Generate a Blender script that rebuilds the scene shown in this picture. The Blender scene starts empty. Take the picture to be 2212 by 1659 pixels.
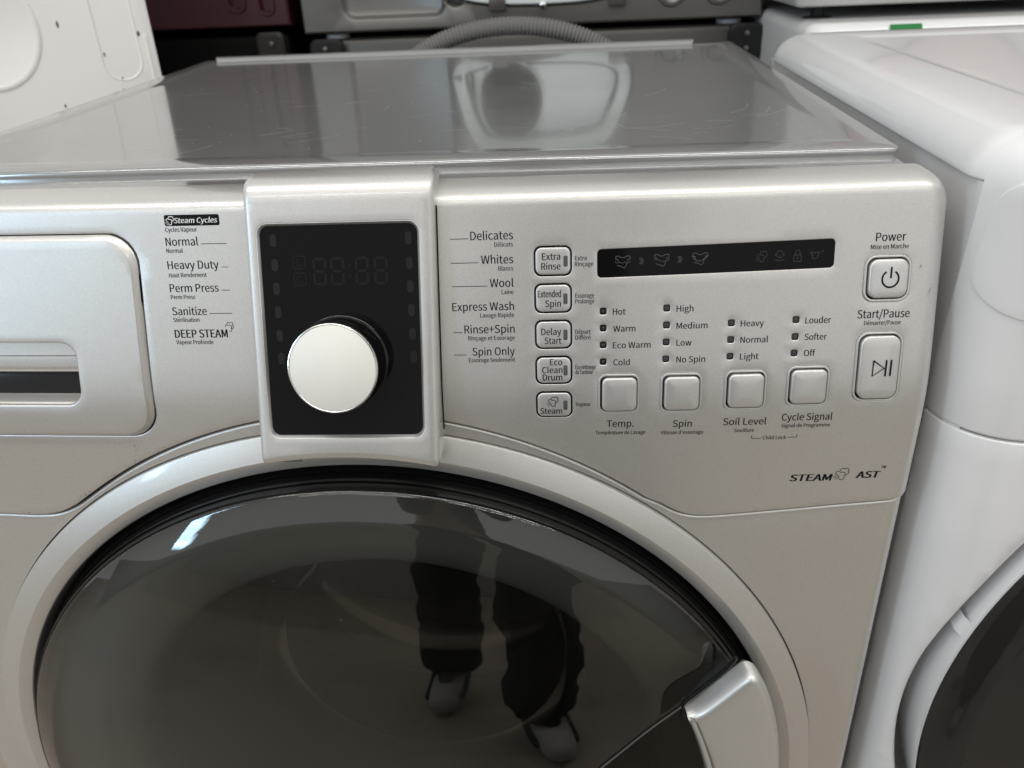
import bpy, bmesh, math, random
from mathutils import Vector, Matrix
from mathutils.geometry import delaunay_2d_cdt

# ------------------------------------------------------------------ camera, world, lamps, exposure
H = 0.985                                   # height of the washer's top above the floor (m)
SC = bpy.context.scene
COL = SC.collection
cam_d = bpy.data.cameras.new('camera')
cam = bpy.data.objects.new('camera', cam_d)
COL.objects.link(cam)
right = Vector((0.9975519, 0.0563978, -0.0413453))
up = Vector((0.0097522, 0.4732687, 0.8808641))
fwd = Vector((-0.0692462, 0.8791109, -0.4715601))
m = Matrix((right, up, -fwd)).transposed().to_4x4()
m.translation = Vector((0.1286795, -0.4323736, 0.1263186 + H))
cam.matrix_world = m
cam_d.sensor_width = 36.0
cam_d.lens = 36.0 * 1789.0 / 2212.0
cam_d.clip_start = 0.02
cam_d.clip_end = 200
cam_d.dof.use_dof = True
cam_d.dof.focus_distance = 0.50
cam_d.dof.aperture_fstop = 11.0
SC.camera = cam

world = bpy.data.worlds.new('World')
SC.world = world
world.use_nodes = True
bg = world.node_tree.nodes['Background']
bg.inputs[0].default_value = (1.0, 0.996, 0.985, 1)
bg.inputs[1].default_value = 0.75

def area(name, loc, target, sx, sy, power, color):
    d = bpy.data.lights.new(name, 'AREA')
    d.shape = 'RECTANGLE'; d.size = sx; d.size_y = sy; d.energy = power; d.color = color
    o = bpy.data.objects.new(name, d); COL.objects.link(o)
    o.location = loc
    o.rotation_euler = (Vector(target) - Vector(loc)).to_track_quat('-Z', 'Y').to_euler()
    return o
# ceiling tubes run left to right over the aisle; daylight comes from a door far to the left
area('ceiling_tube_lamp', (0.2, -0.75, 3.4), (0.2, -0.75, 0), 4.6, 0.14, 42, (1.0, 0.965, 0.90))
area('ceiling_tube_lamp', (0.2, -3.2, 3.4), (0.2, -3.2, 0), 4.6, 0.14, 42, (1.0, 0.965, 0.90))
for col in range(5):
    for row in range(5):      # the panes of a window far down the aisle
        area('window_pane_lamp', (-3.6 + .27 * col, -3.0 + .22 * col, 1.25 + .34 * row), (0, 0, 0.8), .25, .22, 0.95, (0.50, 0.76, 1.0))
SC.view_settings.view_transform = 'Standard'
SC.view_settings.look = 'None'
SC.view_settings.exposure = 0.0
SC.view_settings.gamma = 1.0

# ------------------------------------------------------------------ materials
MATS = {}
def mat(name, color, rough=0.5, metal=0.0, coat=0.0, coat_rough=0.05, spec=0.5, grain=0.0, grain_scale=900.0,
        wear=0.0, bump=0.0, bump_scale=60.0, ior=1.45, rough_var=0.0, wear_color=None, wear_scale=14.0):
    mt = bpy.data.materials.new(name); mt.use_nodes = True
    nt = mt.node_tree; N = nt.nodes; Lk = nt.links
    b = N['Principled BSDF']
    b.inputs['Base Color'].default_value = (*color, 1)
    b.inputs['Roughness'].default_value = rough
    b.inputs['Metallic'].default_value = metal
    b.inputs['IOR'].default_value = ior
    b.inputs['Specular IOR Level'].default_value = spec
    b.inputs['Coat Weight'].default_value = coat
    b.inputs['Coat Roughness'].default_value = coat_rough
    tc = N.new('ShaderNodeTexCoord')
    if grain or wear:
        mix = N.new('ShaderNodeMix'); mix.data_type = 'RGBA'
        mix.inputs['A'].default_value = (*color, 1)
        wc = wear_color or tuple(c * 0.55 for c in color)
        if grain:
            n1 = N.new('ShaderNodeTexNoise'); n1.inputs['Scale'].default_value = grain_scale; n1.inputs['Detail'].default_value = 2
            Lk.new(tc.outputs['Object'], n1.inputs['Vector'])
            mp = N.new('ShaderNodeMapRange')
            mp.inputs['From Min'].default_value = 0.3; mp.inputs['From Max'].default_value = 0.7
            mp.inputs['To Min'].default_value = 1 - grain; mp.inputs['To Max'].default_value = 1 + grain
            Lk.new(n1.outputs['Fac'], mp.inputs['Value'])
            hsv = N.new('ShaderNodeHueSaturation')
            Lk.new(mp.outputs['Result'], hsv.inputs['Value'])
            hsv.inputs['Color'].default_value = (*color, 1)
            Lk.new(hsv.outputs['Color'], mix.inputs['A'])
        if wear:
            n2 = N.new('ShaderNodeTexNoise'); n2.inputs['Scale'].default_value = wear_scale; n2.inputs['Detail'].default_value = 7
            n2.inputs['Roughness'].default_value = 0.68
            Lk.new(tc.outputs['Object'], n2.inputs['Vector'])
            m2 = N.new('ShaderNodeMapRange')
            m2.inputs['From Min'].default_value = 0.5; m2.inputs['From Max'].default_value = 0.78
            m2.inputs['To Max'].default_value = wear
            Lk.new(n2.outputs['Fac'], m2.inputs['Value'])
            Lk.new(m2.outputs['Result'], mix.inputs['Factor'])
        else:
            mix.inputs['Factor'].default_value = 0
        mix.inputs['B'].default_value = (*wc, 1)
        Lk.new(mix.outputs['Result'], b.inputs['Base Color'])
    if rough_var:
        n3 = N.new('ShaderNodeTexNoise'); n3.inputs['Scale'].default_value = 9; n3.inputs['Detail'].default_value = 5
        Lk.new(tc.outputs['Object'], n3.inputs['Vector'])
        m3 = N.new('ShaderNodeMapRange')
        m3.inputs['From Min'].default_value = 0.3; m3.inputs['From Max'].default_value = 0.7
        m3.inputs['To Min'].default_value = max(0.0, rough - rough_var); m3.inputs['To Max'].default_value = rough + rough_var
        Lk.new(n3.outputs['Fac'], m3.inputs['Value']); Lk.new(m3.outputs['Result'], b.inputs['Roughness'])
    if bump:
        n4 = N.new('ShaderNodeTexNoise'); n4.inputs['Scale'].default_value = bump_scale; n4.inputs['Detail'].default_value = 3
        Lk.new(tc.outputs['Object'], n4.inputs['Vector'])
        bp = N.new('ShaderNodeBump'); bp.inputs['Strength'].default_value = bump; bp.inputs['Distance'].default_value = 0.001
        Lk.new(n4.outputs['Fac'], bp.inputs['Height']); Lk.new(bp.outputs['Normal'], b.inputs['Normal'])
    MATS[name] = mt
    return mt

SILVER = mat('silver_paint', (0.65, 0.64, 0.615), rough=0.36, metal=0.70, coat=0.5, coat_rough=0.06, wear=0.10, wear_scale=7, wear_color=(0.56, 0.555, 0.535), grain=0.085, grain_scale=1700, bump=0.12, bump_scale=2600, rough_var=0.06)
SILVER_BUTTON = mat('silver_button', (0.68, 0.68, 0.66), rough=0.37, metal=0.68, coat=0.3, coat_rough=0.12, grain=0.05, grain_scale=1500)
TOPM = mat('silver_top_enamel', (0.355, 0.358, 0.355), rough=0.13, metal=0.55, coat=0.4, coat_rough=0.03, grain=0.06, grain_scale=1200, wear=0.3, wear_scale=30, wear_color=(0.43, 0.43, 0.42), rough_var=0.05)
CHROME = mat('chrome', (0.70, 0.70, 0.68), rough=0.2, metal=1.0)
KNOBFACE = mat('polished_aluminium', (0.84, 0.835, 0.78), rough=0.5, metal=0.1, spec=0.3, wear=0.06, wear_scale=20)
BLACK_GLOSS = mat('black_gloss_plastic', (0.006, 0.006, 0.006), rough=0.10, spec=0.4)
BLACK_GLASS = mat('black_display_glass', (0.006, 0.0055, 0.006), rough=0.07, spec=0.15)
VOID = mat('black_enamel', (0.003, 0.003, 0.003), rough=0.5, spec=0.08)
BLACK = mat('black_plastic', (0.008, 0.008, 0.008), rough=0.55)
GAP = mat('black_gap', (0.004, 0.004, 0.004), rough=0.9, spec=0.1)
INK = mat('black_ink', (0.010, 0.011, 0.013), rough=0.7, spec=0.1)
SCRATCH = mat('bright_scratch', (0.55, 0.55, 0.53), rough=0.5)
INK_WHITE = mat('white_ink', (0.75, 0.76, 0.76), rough=0.6, spec=0.2)
GHOST = mat('ghost_print', (0.018, 0.0175, 0.018), rough=0.35, spec=0.2)
GHOST2 = mat('grey_icon_print', (0.085, 0.085, 0.085), rough=0.5, spec=0.2)
LEDM = mat('grey_lens', (0.075, 0.085, 0.09), rough=0.35, spec=0.4)
LENS = mat('clear_lens', (0.03, 0.03, 0.03), rough=0.08, spec=0.9)
WHITE = mat('white_enamel', (0.82, 0.82, 0.82), rough=0.30, coat=0.8, coat_rough=0.03, grain=0.012, grain_scale=40)
WHITE_OLD = mat('white_enamel_worn', (0.84, 0.83, 0.80), rough=0.34, coat=0.5, coat_rough=0.08, wear=0.10, wear_scale=9)
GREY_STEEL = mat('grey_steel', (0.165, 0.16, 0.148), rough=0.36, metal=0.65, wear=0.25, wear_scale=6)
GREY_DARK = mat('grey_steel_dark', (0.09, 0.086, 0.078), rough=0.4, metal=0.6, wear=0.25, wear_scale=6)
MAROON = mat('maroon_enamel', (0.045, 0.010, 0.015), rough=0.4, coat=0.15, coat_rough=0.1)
PORT_WHITE = mat('white_plastic', (0.66, 0.70, 0.69), rough=0.4)
HOSE = mat('grey_hose', (0.20, 0.195, 0.19), rough=0.5)
GREEN = mat('green_tape', (0.006, 0.19, 0.035), rough=0.5)
TRAY = mat('dark_grey_plastic', (0.20, 0.21, 0.197), rough=0.42)
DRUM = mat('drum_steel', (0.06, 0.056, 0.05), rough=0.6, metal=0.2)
RUBBER = mat('grey_rubber', (0.05, 0.05, 0.05), rough=0.6)
CONCRETE = mat('concrete', (0.36, 0.30, 0.24), rough=0.5, wear=0.5, wear_scale=3)
WALLM = mat('dark_backdrop_paint', (0.03, 0.028, 0.027), rough=0.8, wear=0.3)
DIRT = mat('dark_scuff', (0.05, 0.045, 0.04), rough=0.8)

def glass_mat(name, tint, refl=1.0, ior=1.5, rough=0.02):
    mt = bpy.data.materials.new(name); mt.use_nodes = True
    nt = mt.node_tree; N = nt.nodes; Lk = nt.links
    N.remove(N['Principled BSDF'])
    out = N['Material Output']
    fr = N.new('ShaderNodeFresnel'); fr.inputs['IOR'].default_value = ior
    tr = N.new('ShaderNodeBsdfTransparent'); tr.inputs[0].default_value = (*tint, 1)
    gl = N.new('ShaderNodeBsdfGlossy'); gl.inputs['Roughness'].default_value = rough
    mx = N.new('ShaderNodeMixShader')
    ml = N.new('ShaderNodeMath'); ml.operation = 'MULTIPLY'; ml.inputs[1].default_value = refl
    Lk.new(fr.outputs[0], ml.inputs[0]); Lk.new(ml.outputs[0], mx.inputs[0])
    Lk.new(tr.outputs[0], mx.inputs[1]); Lk.new(gl.outputs[0], mx.inputs[2])
    Lk.new(mx.outputs[0], out.inputs['Surface'])
    return mt
DOOR_GLASS = glass_mat('smoked_door_glass', (0.74, 0.75, 0.71), refl=1.6, ior=1.62)
BOWL_GLASS = glass_mat('clear_bowl_glass', (0.85, 0.85, 0.83), refl=0.12)

# ------------------------------------------------------------------ mesh helpers (all lengths in mm, z = 0 at the washer's top)
class MB:
    def __init__(self): self.v = []; self.f = []
    def add(self, pts, faces):
        k = len(self.v); self.v += [tuple(p) for p in pts]; self.f += [tuple(i + k for i in fc) for fc in faces]
    def strips(self, loops, closed=True, cap_first=False, cap_last=False):
        n = len(loops[0]); pts = [p for l in loops for p in l]; fs = []
        for a in range(len(loops) - 1):
            for i in range(n if closed else n - 1):
                j = (i + 1) % n
                fs.append((a * n + i, a * n + j, (a + 1) * n + j, (a + 1) * n + i))
        if cap_first: fs.append(tuple(range(n)))
        if cap_last: fs.append(tuple((len(loops) - 1) * n + i for i in range(n))[::-1])
        self.add(pts, fs)
    def box(self, x0, x1, y0, y1, z0, z1, bev=0):
        if bev:
            lp = []
            for z, o in ((z0, bev), (z0 + bev * .3, bev * .3), (z0 + bev, 0), (z1 - bev, 0), (z1 - bev * .3, bev * .3), (z1, bev)):
                lp.append([(x, y, z) for x, y in rrect((x0 + x1) / 2, (y0 + y1) / 2, x1 - x0 - 2 * o, y1 - y0 - 2 * o, max(bev - o * .5, .01), 3)])
            self.strips(lp, cap_first=True, cap_last=True)
        else:
            p = [(x, y, z) for z in (z0, z1) for x, y in ((x0, y0), (x1, y0), (x1, y1), (x0, y1))]
            self.add(p, [(0, 3, 2, 1), (4, 5, 6, 7), (0, 1, 5, 4), (1, 2, 6, 5), (2, 3, 7, 6), (3, 0, 4, 7)])
    def tube(self, path, r, n=8, cap=True):
        loops = []; prev = None
        P = [Vector(p) for p in path]
        for i, p in enumerate(P):
            t = (P[min(i + 1, len(P) - 1)] - P[max(i - 1, 0)]).normalized()
            if prev is None:
                a = t.cross(Vector((0, 0, 1)));  a = a if a.length > 1e-3 else t.cross(Vector((0, 1, 0)))
            else:
                a = prev - t * prev.dot(t)
            a.normalize(); prev = a; bb = t.cross(a)
            rr = r[i] if isinstance(r, (list, tuple)) else r
            loops.append([p + a * rr * math.cos(k * 2 * math.pi / n) + bb * rr * math.sin(k * 2 * math.pi / n) for k in range(n)])
        self.strips(loops, cap_first=cap, cap_last=cap)
    def lathe(self, prof, cx, cz, n=96, a0=0, a1=360):
        """profile of (radius, y) turned about the door axis (along y)"""
        full = abs(a1 - a0) >= 360
        k = n if full else n + 1
        loops = [[(cx + r * math.cos(math.radians(a0 + (a1 - a0) * i / n)), y, cz + r * math.sin(math.radians(a0 + (a1 - a0) * i / n))) for i in range(k)] for r, y in prof]
        self.strips(loops, closed=full)
    def build(self, name, material, parent=None, smooth=35, xf=None):
        bm = bmesh.new()
        vs = [bm.verts.new((p[0] / 1000, p[1] / 1000, p[2] / 1000 + H)) for p in ([xf(q) for q in self.v] if xf else self.v)]
        for fc in self.f:
            try: bm.faces.new([vs[i] for i in fc])
            except ValueError: pass
        bmesh.ops.remove_doubles(bm, verts=bm.verts, dist=2e-6)
        bmesh.ops.recalc_face_normals(bm, faces=bm.faces)
        me = bpy.data.meshes.new(name)
        bm.to_mesh(me); bm.free()
        if smooth:
            for p in me.polygons: p.use_smooth = len(p.vertices) < 9
            me.set_sharp_from_angle(angle=math.radians(smooth))
        for mt in (material if isinstance(material, (list, tuple)) else [material]): me.materials.append(mt)
        o = bpy.data.objects.new(name, me); COL.objects.link(o)
        if parent is not None: attach(o, parent)
        return o
def attach(o, parent):
    o.parent = parent
    off = Vector((0, 0, 0)); q = parent
    while q is not None:
        off += q.location; q = q.parent
    o.location = o.location - off if o.location.length else -off
def thing(name, label, cat, loc_mm, group=None):
    o = bpy.data.objects.new(name, None); COL.objects.link(o)
    o.empty_display_size = 0.05
    o.location = (loc_mm[0] / 1000, loc_mm[1] / 1000, loc_mm[2] / 1000 + H)
    return tag(o, label, cat, group)
def tag(o, label, cat, group=None):
    o['label'] = label; o['category'] = cat
    if group: o['group'] = group
    return o
def struct(o, kind='structure'):
    o['kind'] = kind; return o

def rrect(cx, cy, w, h, r, n=6):
    r = min(r, w / 2 - 1e-3, h / 2 - 1e-3); r = max(r, 1e-3)
    out = []
    for sx, sy, a0 in ((1, 1, 0), (-1, 1, 90), (-1, -1, 180), (1, -1, 270)):
        for k in range(n + 1):
            a = math.radians(a0 + 90 * k / n)
            out.append((cx + sx * (w / 2 - r) + r * math.cos(a), cy + sy * (h / 2 - r) + r * math.sin(a)))
    return out
def densify(pts, step, closed=True):
    out = []
    n = len(pts)
    for i in range(n if closed else n - 1):
        a = pts[i]; b = pts[(i + 1) % n]
        d = math.hypot(b[0] - a[0], b[1] - a[1]); k = max(1, int(d / step + .5))
        for j in range(k): out.append((a[0] + (b[0] - a[0]) * j / k, a[1] + (b[1] - a[1]) * j / k))
    if not closed: out.append(pts[-1])
    return out
def area2(p): return sum(p[i][0] * p[(i + 1) % len(p)][1] - p[(i + 1) % len(p)][0] * p[i][1] for i in range(len(p)))
def offset(pts, d):
    """closed polygon, counter-clockwise: d > 0 grows it"""
    n = len(pts); out = []
    s = 1 if area2(pts) > 0 else -1
    for i in range(n):
        a = Vector(pts[i - 1]); b = Vector(pts[i]); c = Vector(pts[(i + 1) % n])
        t1 = (b - a).normalized() if (b - a).length > 1e-9 else (c - b).normalized()
        t2 = (c - b).normalized() if (c - b).length > 1e-9 else t1
        n1 = Vector((t1.y, -t1.x)) * s; n2 = Vector((t2.y, -t2.x)) * s
        k = n1 + n2
        k = k / max(k.length_squared / 2, .35) if k.length > 1e-6 else n1
        out.append((b.x + k.x * d, b.y + k.y * d))
    return out
def inside(p, poly):
    x, y = p; c = False; n = len(poly)
    for i in range(n):
        x1, y1 = poly[i]; x2, y2 = poly[i - 1]
        if (y1 > y) != (y2 > y) and x < (x2 - x1) * (y - y1) / (y2 - y1) + x1: c = not c
    return c
def sheet(mb, outer, holes, step, S, w=0.0, cols=()):
    """curved sheet over the panel surface with real openings"""
    vs = []; es = []; fs = []
    for lp in [outer] + holes:
        k = len(vs); vs += [Vector(p) for p in lp]; es += [(k + i, k + (i + 1) % len(lp)) for i in range(len(lp))]
    xs = [p[0] for p in outer]; ys = [p[1] for p in outer]
    allp = [outer] + holes
    x = min(xs) + step / 2
    near = {}
    for lp in allp:
        for q in lp: near.setdefault((int(q[0] // step), int(q[1] // step)), []).append(q)
    while x < max(xs):
        y = min(ys) + step / 2
        while y < max(ys):
            c = (int(x // step), int(y // step))
            ok = inside((x, y), outer) and not any(inside((x, y), h) for h in holes)
            if ok:
                for i in (-1, 0, 1):
                    for j in (-1, 0, 1):
                        for q in near.get((c[0] + i, c[1] + j), ()):
                            if (q[0] - x) ** 2 + (q[1] - y) ** 2 < (.55 * step) ** 2: ok = False
            if ok: vs.append(Vector((x, y)))
            y += step
        x += step
    for cx in cols:      # extra columns where the sheet turns a tight corner
        y = min(ys) + step / 2
        while y < max(ys):
            if inside((cx, y), outer) and min((q[0] - cx) ** 2 + (q[1] - y) ** 2 for q in outer) > (.3 * step) ** 2 and not any(inside((cx, y), h) for h in holes): vs.append(Vector((cx, y)))
            y += step
    r = delaunay_2d_cdt(vs, es, [], 0, 1e-4)
    V, F = r[0], r[2]
    keep = []
    for f in F:
        c = sum((Vector(V[i]) for i in f), Vector((0, 0))) / len(f)
        if inside(c, outer) and not any(inside(c, h) for h in holes): keep.append(tuple(f))
    mb.add([S(p[0], p[1], w) for p in V], keep)
def lift(pts, S, w): return [S(p[0], p[1], w) for p in pts]
def hole_rim(mb, loop, S, bev, depth):
    """rounded edge of an opening, then its wall (loop as used for the sheet is the outer end of the bevel)"""
    a = loop
    L = [lift(a, S, 0), lift(offset(a, -bev * .45), S, -bev * .12), lift(offset(a, -bev * .85), S, -bev * .5), lift(offset(a, -bev), S, -bev), lift(offset(a, -bev), S, -depth)]
    mb.strips(L)
def edge_rim(mb, loop, S, bev, depth, w=0.0):
    a = loop
    L = [lift(a, S, w), lift(offset(a, bev * .45), S, w - bev * .12), lift(offset(a, bev * .85), S, w - bev * .5), lift(offset(a, bev), S, w - bev), lift(offset(a, bev), S, w - depth)]
    mb.strips(L)

# ---- the washer's front surface: upright at the door, leaning back over the control panel, slightly bowed
def gy(z):
    s = z + 118.0
    return .255 * .5 * (s + math.sqrt(s * s + 225.0))
XR, XL = 343.0, -361.0
def SB(x, z):
    xc = -9.0; hw = 352.0; r = 12.0
    u = x - xc; a = abs(u); sg = 1 if u > 0 else -1
    yy = 0.06 * x * x / 1000.0
    if a > hw - r:
        an = (a - (hw - r)) / r
        an = min(an, math.pi / 2)
        a2 = hw - r + r * math.sin(an); yy += r * (1 - math.cos(an)); ext = max(0, (a - (hw - r)) - r * math.pi / 2); yy += ext
        x = xc + sg * a2
    return Vector((x, gy(z) + yy, z))
def S(x, z, w=0.0):
    p = SB(x, z)
    if w == 0: return p
    e = .5
    n = (SB(x + e, z) - SB(x - e, z)).cross(SB(x, z + e) - SB(x, z - e)).normalized()
    return p + n * w
def SP(x, z, w=0.0):
    """flat face of the display pod"""
    n = Vector((0, -1, .255)).normalized()
    return Vector((x, .255 * (z + 118.0) - 12.0, z)) + n * w
def SD(x, z, w=0.0): return Vector((x, -w, z))      # upright plane y = 0

# ---- print: lettering, lines and icons as thin flat faces
_fc = {}
FONT = None
try:
    import os
    FONT = bpy.data.fonts.load(os.path.join(bpy.utils.system_resource('DATAFILES', path='fonts'), 'Noto Sans CJK Regular.woff2'))   # Blender's own interface font
except Exception:
    FONT = None
def text2d(s, slant=0.0, bold=0.0):
    key = (s, slant, bold)
    if key in _fc: return _fc[key]
    cu = bpy.data.curves.new('t', 'FONT'); cu.body = s; cu.size = 10; cu.shear = slant; cu.resolution_u = 4; cu.offset = bold
    if FONT: cu.font = FONT
    ob = bpy.data.objects.new('t', cu); COL.objects.link(ob)
    dg = bpy.context.evaluated_depsgraph_get(); dg.update()
    me = bpy.data.meshes.new_from_object(ob.evaluated_get(dg))
    v = [(q.co.x, q.co.y) for q in me.vertices]; f = [tuple(p.vertices) for p in me.polygons]
    bpy.data.objects.remove(ob); bpy.data.curves.remove(cu); bpy.data.meshes.remove(me)
    _fc[key] = (v, f); return v, f
def put_text(mb, s, x0, x1, z, cap, Sf, w, slant=0.0, bold=0.0):
    v, f = text2d(s, slant, 0.0)
    hv, _ = text2d('H', 0.0, 0.0)
    ch = max(p[1] for p in hv)
    a = min(p[0] for p in v); b = max(p[0] for p in v)
    sx = (x1 - x0) / (b - a); sz = cap / ch
    x0 += bold; x1 -= bold; sx = (x1 - x0) / (b - a)
    for k, d in enumerate((0, -bold, bold, -bold / 2, bold / 2) if bold > .11 else (-bold, bold) if bold else (0,)):
        mb.add([Sf(x0 + d + (p[0] - a) * sx, z + p[1] * sz, w + .005 * k) for p in v], f)
def ribbon(mb, pts, width, Sf, w, closed=False):
    n = len(pts); A = []; B2 = []
    for i in range(n):
        if closed: a, c = Vector(pts[i - 1]), Vector(pts[(i + 1) % n])
        else: a, c = Vector(pts[max(i - 1, 0)]), Vector(pts[min(i + 1, n - 1)])
        t = (c - a); t = t.normalized() if t.length > 1e-9 else Vector((1, 0))
        nn = Vector((-t.y, t.x)) * width / 2; p = Vector(pts[i])
        A.append(p + nn); B2.append(p - nn)
    mb.strips([[Sf(p.x, p.y, w) for p in A], [Sf(p.x, p.y, w) for p in B2]], closed=closed)
def poly(mb, pts, width, Sf, w, closed=False):
    """a line of straight strokes with square corners"""
    P = pts + [pts[0]] if closed else pts
    for k, (a, b) in enumerate(zip(P, P[1:])):
        a, b = Vector(a), Vector(b); t = (b - a)
        if t.length < 1e-6: continue
        t.normalize(); n = Vector((-t.y, t.x)) * width / 2; a = a - t * width * .45; b = b + t * width * .45
        mb.add([Sf(q.x, q.y, w + .003 * k) for q in (a + n, b + n, b - n, a - n)], [(0, 1, 2, 3)])
def disc(mb, x, z, r, Sf, w, n=10, rz=None):
    mb.add([Sf(x + r * math.cos(k * 2 * math.pi / n), z + (rz or r) * math.sin(k * 2 * math.pi / n), w) for k in range(n)], [tuple(range(n))])
def arc(cx, cz, r, a0, a1, n=8): return [(cx + r * math.cos(math.radians(a0 + (a1 - a0) * k / n)), cz + r * math.sin(math.radians(a0 + (a1 - a0) * k / n))) for k in range(n + 1)]
def cloud(mb, cx, cz, h, width, Sf, w, dots=True, lower_first=True):
    k = h / 223.0
    def T(pts): return [(cx + (p[0] - 1160) * k, cz - (p[1] - 343) * k) for p in pts]
    def ar(x, y, r, a0, a1): return [(x + r * math.cos(math.radians(a)), y - r * math.sin(math.radians(a))) for a in [a0 + (a1 - a0) * i / 9 for i in range(10)]]
    for a in (ar(1180, 278, 36, 190, 30), ar(1240, 278, 38, 140, -45), ar(1243, 322, 37, 40, -115),
              ar(1118, 335, 40, 200, 20), ar(1185, 360, 48, 130, -35), ar(1176, 412, 44, 45, -150)):
        ribbon(mb, T(a), width, Sf, w)
    if dots:
        for x, y, r in ((1047, 392, 8), (1075, 377, 9), (1101, 357, 12), (1065, 418, 8), (1090, 403, 10), (1120, 383, 12), (1085, 445, 8), (1108, 430, 10), (1137, 410, 12)):
            p = T([(x, y)])[0]; disc(mb, p[0], p[1], r * k, Sf, w, 8)
# ------------------------------------------------------------------ floor and added dark backdrop
mb = MB(); mb.box(-9000, 9000, -9000, 9000, -1035, -985); struct(mb.build('floor', CONCRETE, smooth=0))
mb = MB(); mb.box(-6000, 6000, 2600, 2700, -985, 2600); struct(mb.build('dark_backdrop', WALLM, smooth=0))  # unseen, added dark so no light comes in behind the machines

# ------------------------------------------------------------------ the silver washing machine
W = thing('washing_machine', 'silver front loading washer with black dial display and smoked round door', 'washing machine', (-9, 350, -985))
XC, HW = -9.0, 352.0
def make_S(xc, hw, r, gyf, bow, ztop, rc):
    def base(x, z):
        u = x - xc; a = abs(u); sg = 1 if u > 0 else -1
        yy = bow * x * x / 1000.0; px = x
        if a > hw - r:
            q = a - (hw - r); an = min(q / r, math.pi / 2)
            px = xc + sg * (hw - r + r * math.sin(an)); yy += r * (1 - math.cos(an)) + max(0, q - r * math.pi / 2)
        if z > ztop - rc:
            d = rc - math.sqrt(max(0, rc * rc - (z - (ztop - rc)) ** 2))
            t = min(1, max(0, (abs(px - xc) - (hw - 2.6 * rc)) / (2.6 * rc)))
            px -= sg * t * t * d
        return Vector((px, gyf(z) + yy, z))
    def Sf(x, z, w=0.0):
        p = base(x, z)
        if w == 0: return p
        e = .4
        n = (base(x + e, z) - base(x - e, z)).cross(base(x, z + e) - base(x, z - e)).normalized()
        return p + n * w
    return Sf
S = make_S(XC, HW, 12.0, gy, 0.06, 3.6, 18.0)
PK, PP = .29, 13.0
def gpod(z): return PK * (z + 118.0) - PP
SPOD = make_S(-2.7, 55.0, 4.0, gpod, 0.0, 13.0, 4.0)
CX, CZ = -8.7, -455.3

# cabinet: two sides, back and base
mb = MB()
mb.box(XC - 349, XC - 346, 48, 715, -960, -8); mb.box(XC + 346, XC + 349, 48, 715, -960, -8)
mb.box(XC - 346, XC + 346, 712, 715, -960, -8); mb.box(XC - 346, XC + 346, 60, 712, -963, -960)
mb.build('cabinet', SILVER, W, smooth=0)
mb = MB()
for sx in (-1, 1):
    for y in (90, 660):
        mb = MB(); mb.tube([(XC + sx * 300, y, -985), (XC + sx * 300, y, -979), (XC + sx * 300, y, -977), (XC + sx * 300, y, -963)], [22, 22, 10, 10], 12)
        mb.build('levelling_foot', BLACK, W)

# top plate with rolled edge, raised back ridge and left crease
mb = MB()
def plate_loop(o, z): return [(x, y, z) for x, y in rrect(XC + 1, 430, 2 * (HW - 1) - 2 * o, 622 - 2 * o, max(7 - o, 2), 5)]
mb.strips([plate_loop(0, -9), plate_loop(0, -3.2), plate_loop(.5, -1.6), plate_loop(1.5, -.5), plate_loop(3.2, 0), plate_loop(24, 0), plate_loop(27, -.5), plate_loop(30, -1.1), plate_loop(34, -1.3)], cap_last=True)
TOP = mb.build('top_panel', TOPM, W, smooth=50)
mb = MB()
mb.strips([[(x, y, z) for x in (-338 + e, -334 + e * .6, 286 - e * .6, 292 - e)] for y, z, e in ((718, -.6, 3), (720, 2.2, 1.5), (722.5, 4.4, .4), (726, 5.4, 0), (730, 4.8, .4), (734, 2.5, 1.5), (737, -.6, 3))], closed=False)
mb.build('back_ridge', TOPM, TOP)
# dark reflecting strip between the top plate and the control panel
mb = MB()
mb.strips([[(x, y, z) for x in (XC - HW + 6, -200, 0, 200, XC + HW - 6)] for y, z in ((50, -9), (50, -5.2), (119.5, -5.2), (119.5, -9))], closed=False)
mb.build('front_strip', TOPM, W, smooth=50)

# ---- control panel
def arch(a0, a1, R, n):
    out = []
    for i in range(n + 1):
        a = math.radians(a0 + (a1 - a0) * i / n); q = max(0, min(1, (abs(R * math.cos(a)) - 50) / 140))
        r = R - 6.0 * q ** 1.2; out.append((CX + r * math.cos(a), CZ + r * math.sin(a)))
    return out
def smoothpts(pts, k=3):
    for _ in range(k):
        out = [pts[0]]
        for a, b in zip(pts, pts[1:]): out += [(a[0] * .75 + b[0] * .25, a[1] * .75 + b[1] * .25), (a[0] * .25 + b[0] * .75, a[1] * .25 + b[1] * .75)]
        pts = out + [pts[-1]]
    return pts
UEND = HW - 12 + 12 * math.pi / 2 + 18
seam = [(XC - UEND, -203), (-300, -203.4)] + smoothpts([(-260, -203.6), (-234, -204.3), (-220, -203), (-206, -197), (-190, -185.6)], 2)
seam += arch(122.6, 55.0, 330.5, 44)
seam += smoothpts([(186, -193.2), (195, -199.2), (204, -203), (216, -204), (240, -202.0)], 2) + [(300, -196.5), (XC + UEND, -191)]
def seam_off(d, w):     # the seam line moved down by d along its own normal
    out = []
    for i, p in enumerate(seam):
        a = Vector(seam[max(i - 1, 0)]); c = Vector(seam[min(i + 1, len(seam) - 1)]); t = (c - a).normalized()
        out.append((p[0] + t.y * d, p[1] - t.x * d))
    return out
xs_top = []
x = XC + UEND
nx = int(2 * UEND / 5)
fine = [XC + UEND - 2 * UEND * i / nx for i in range(nx + 1)]
for a, b in zip(fine, fine[1:]):
    xs_top.append(a)
    if abs(a - XC) > HW - 20: xs_top += [a + (b - a) / 3, a + (b - a) * 2 / 3]
xs_top.append(fine[-1])
ZT = -6.0
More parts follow.
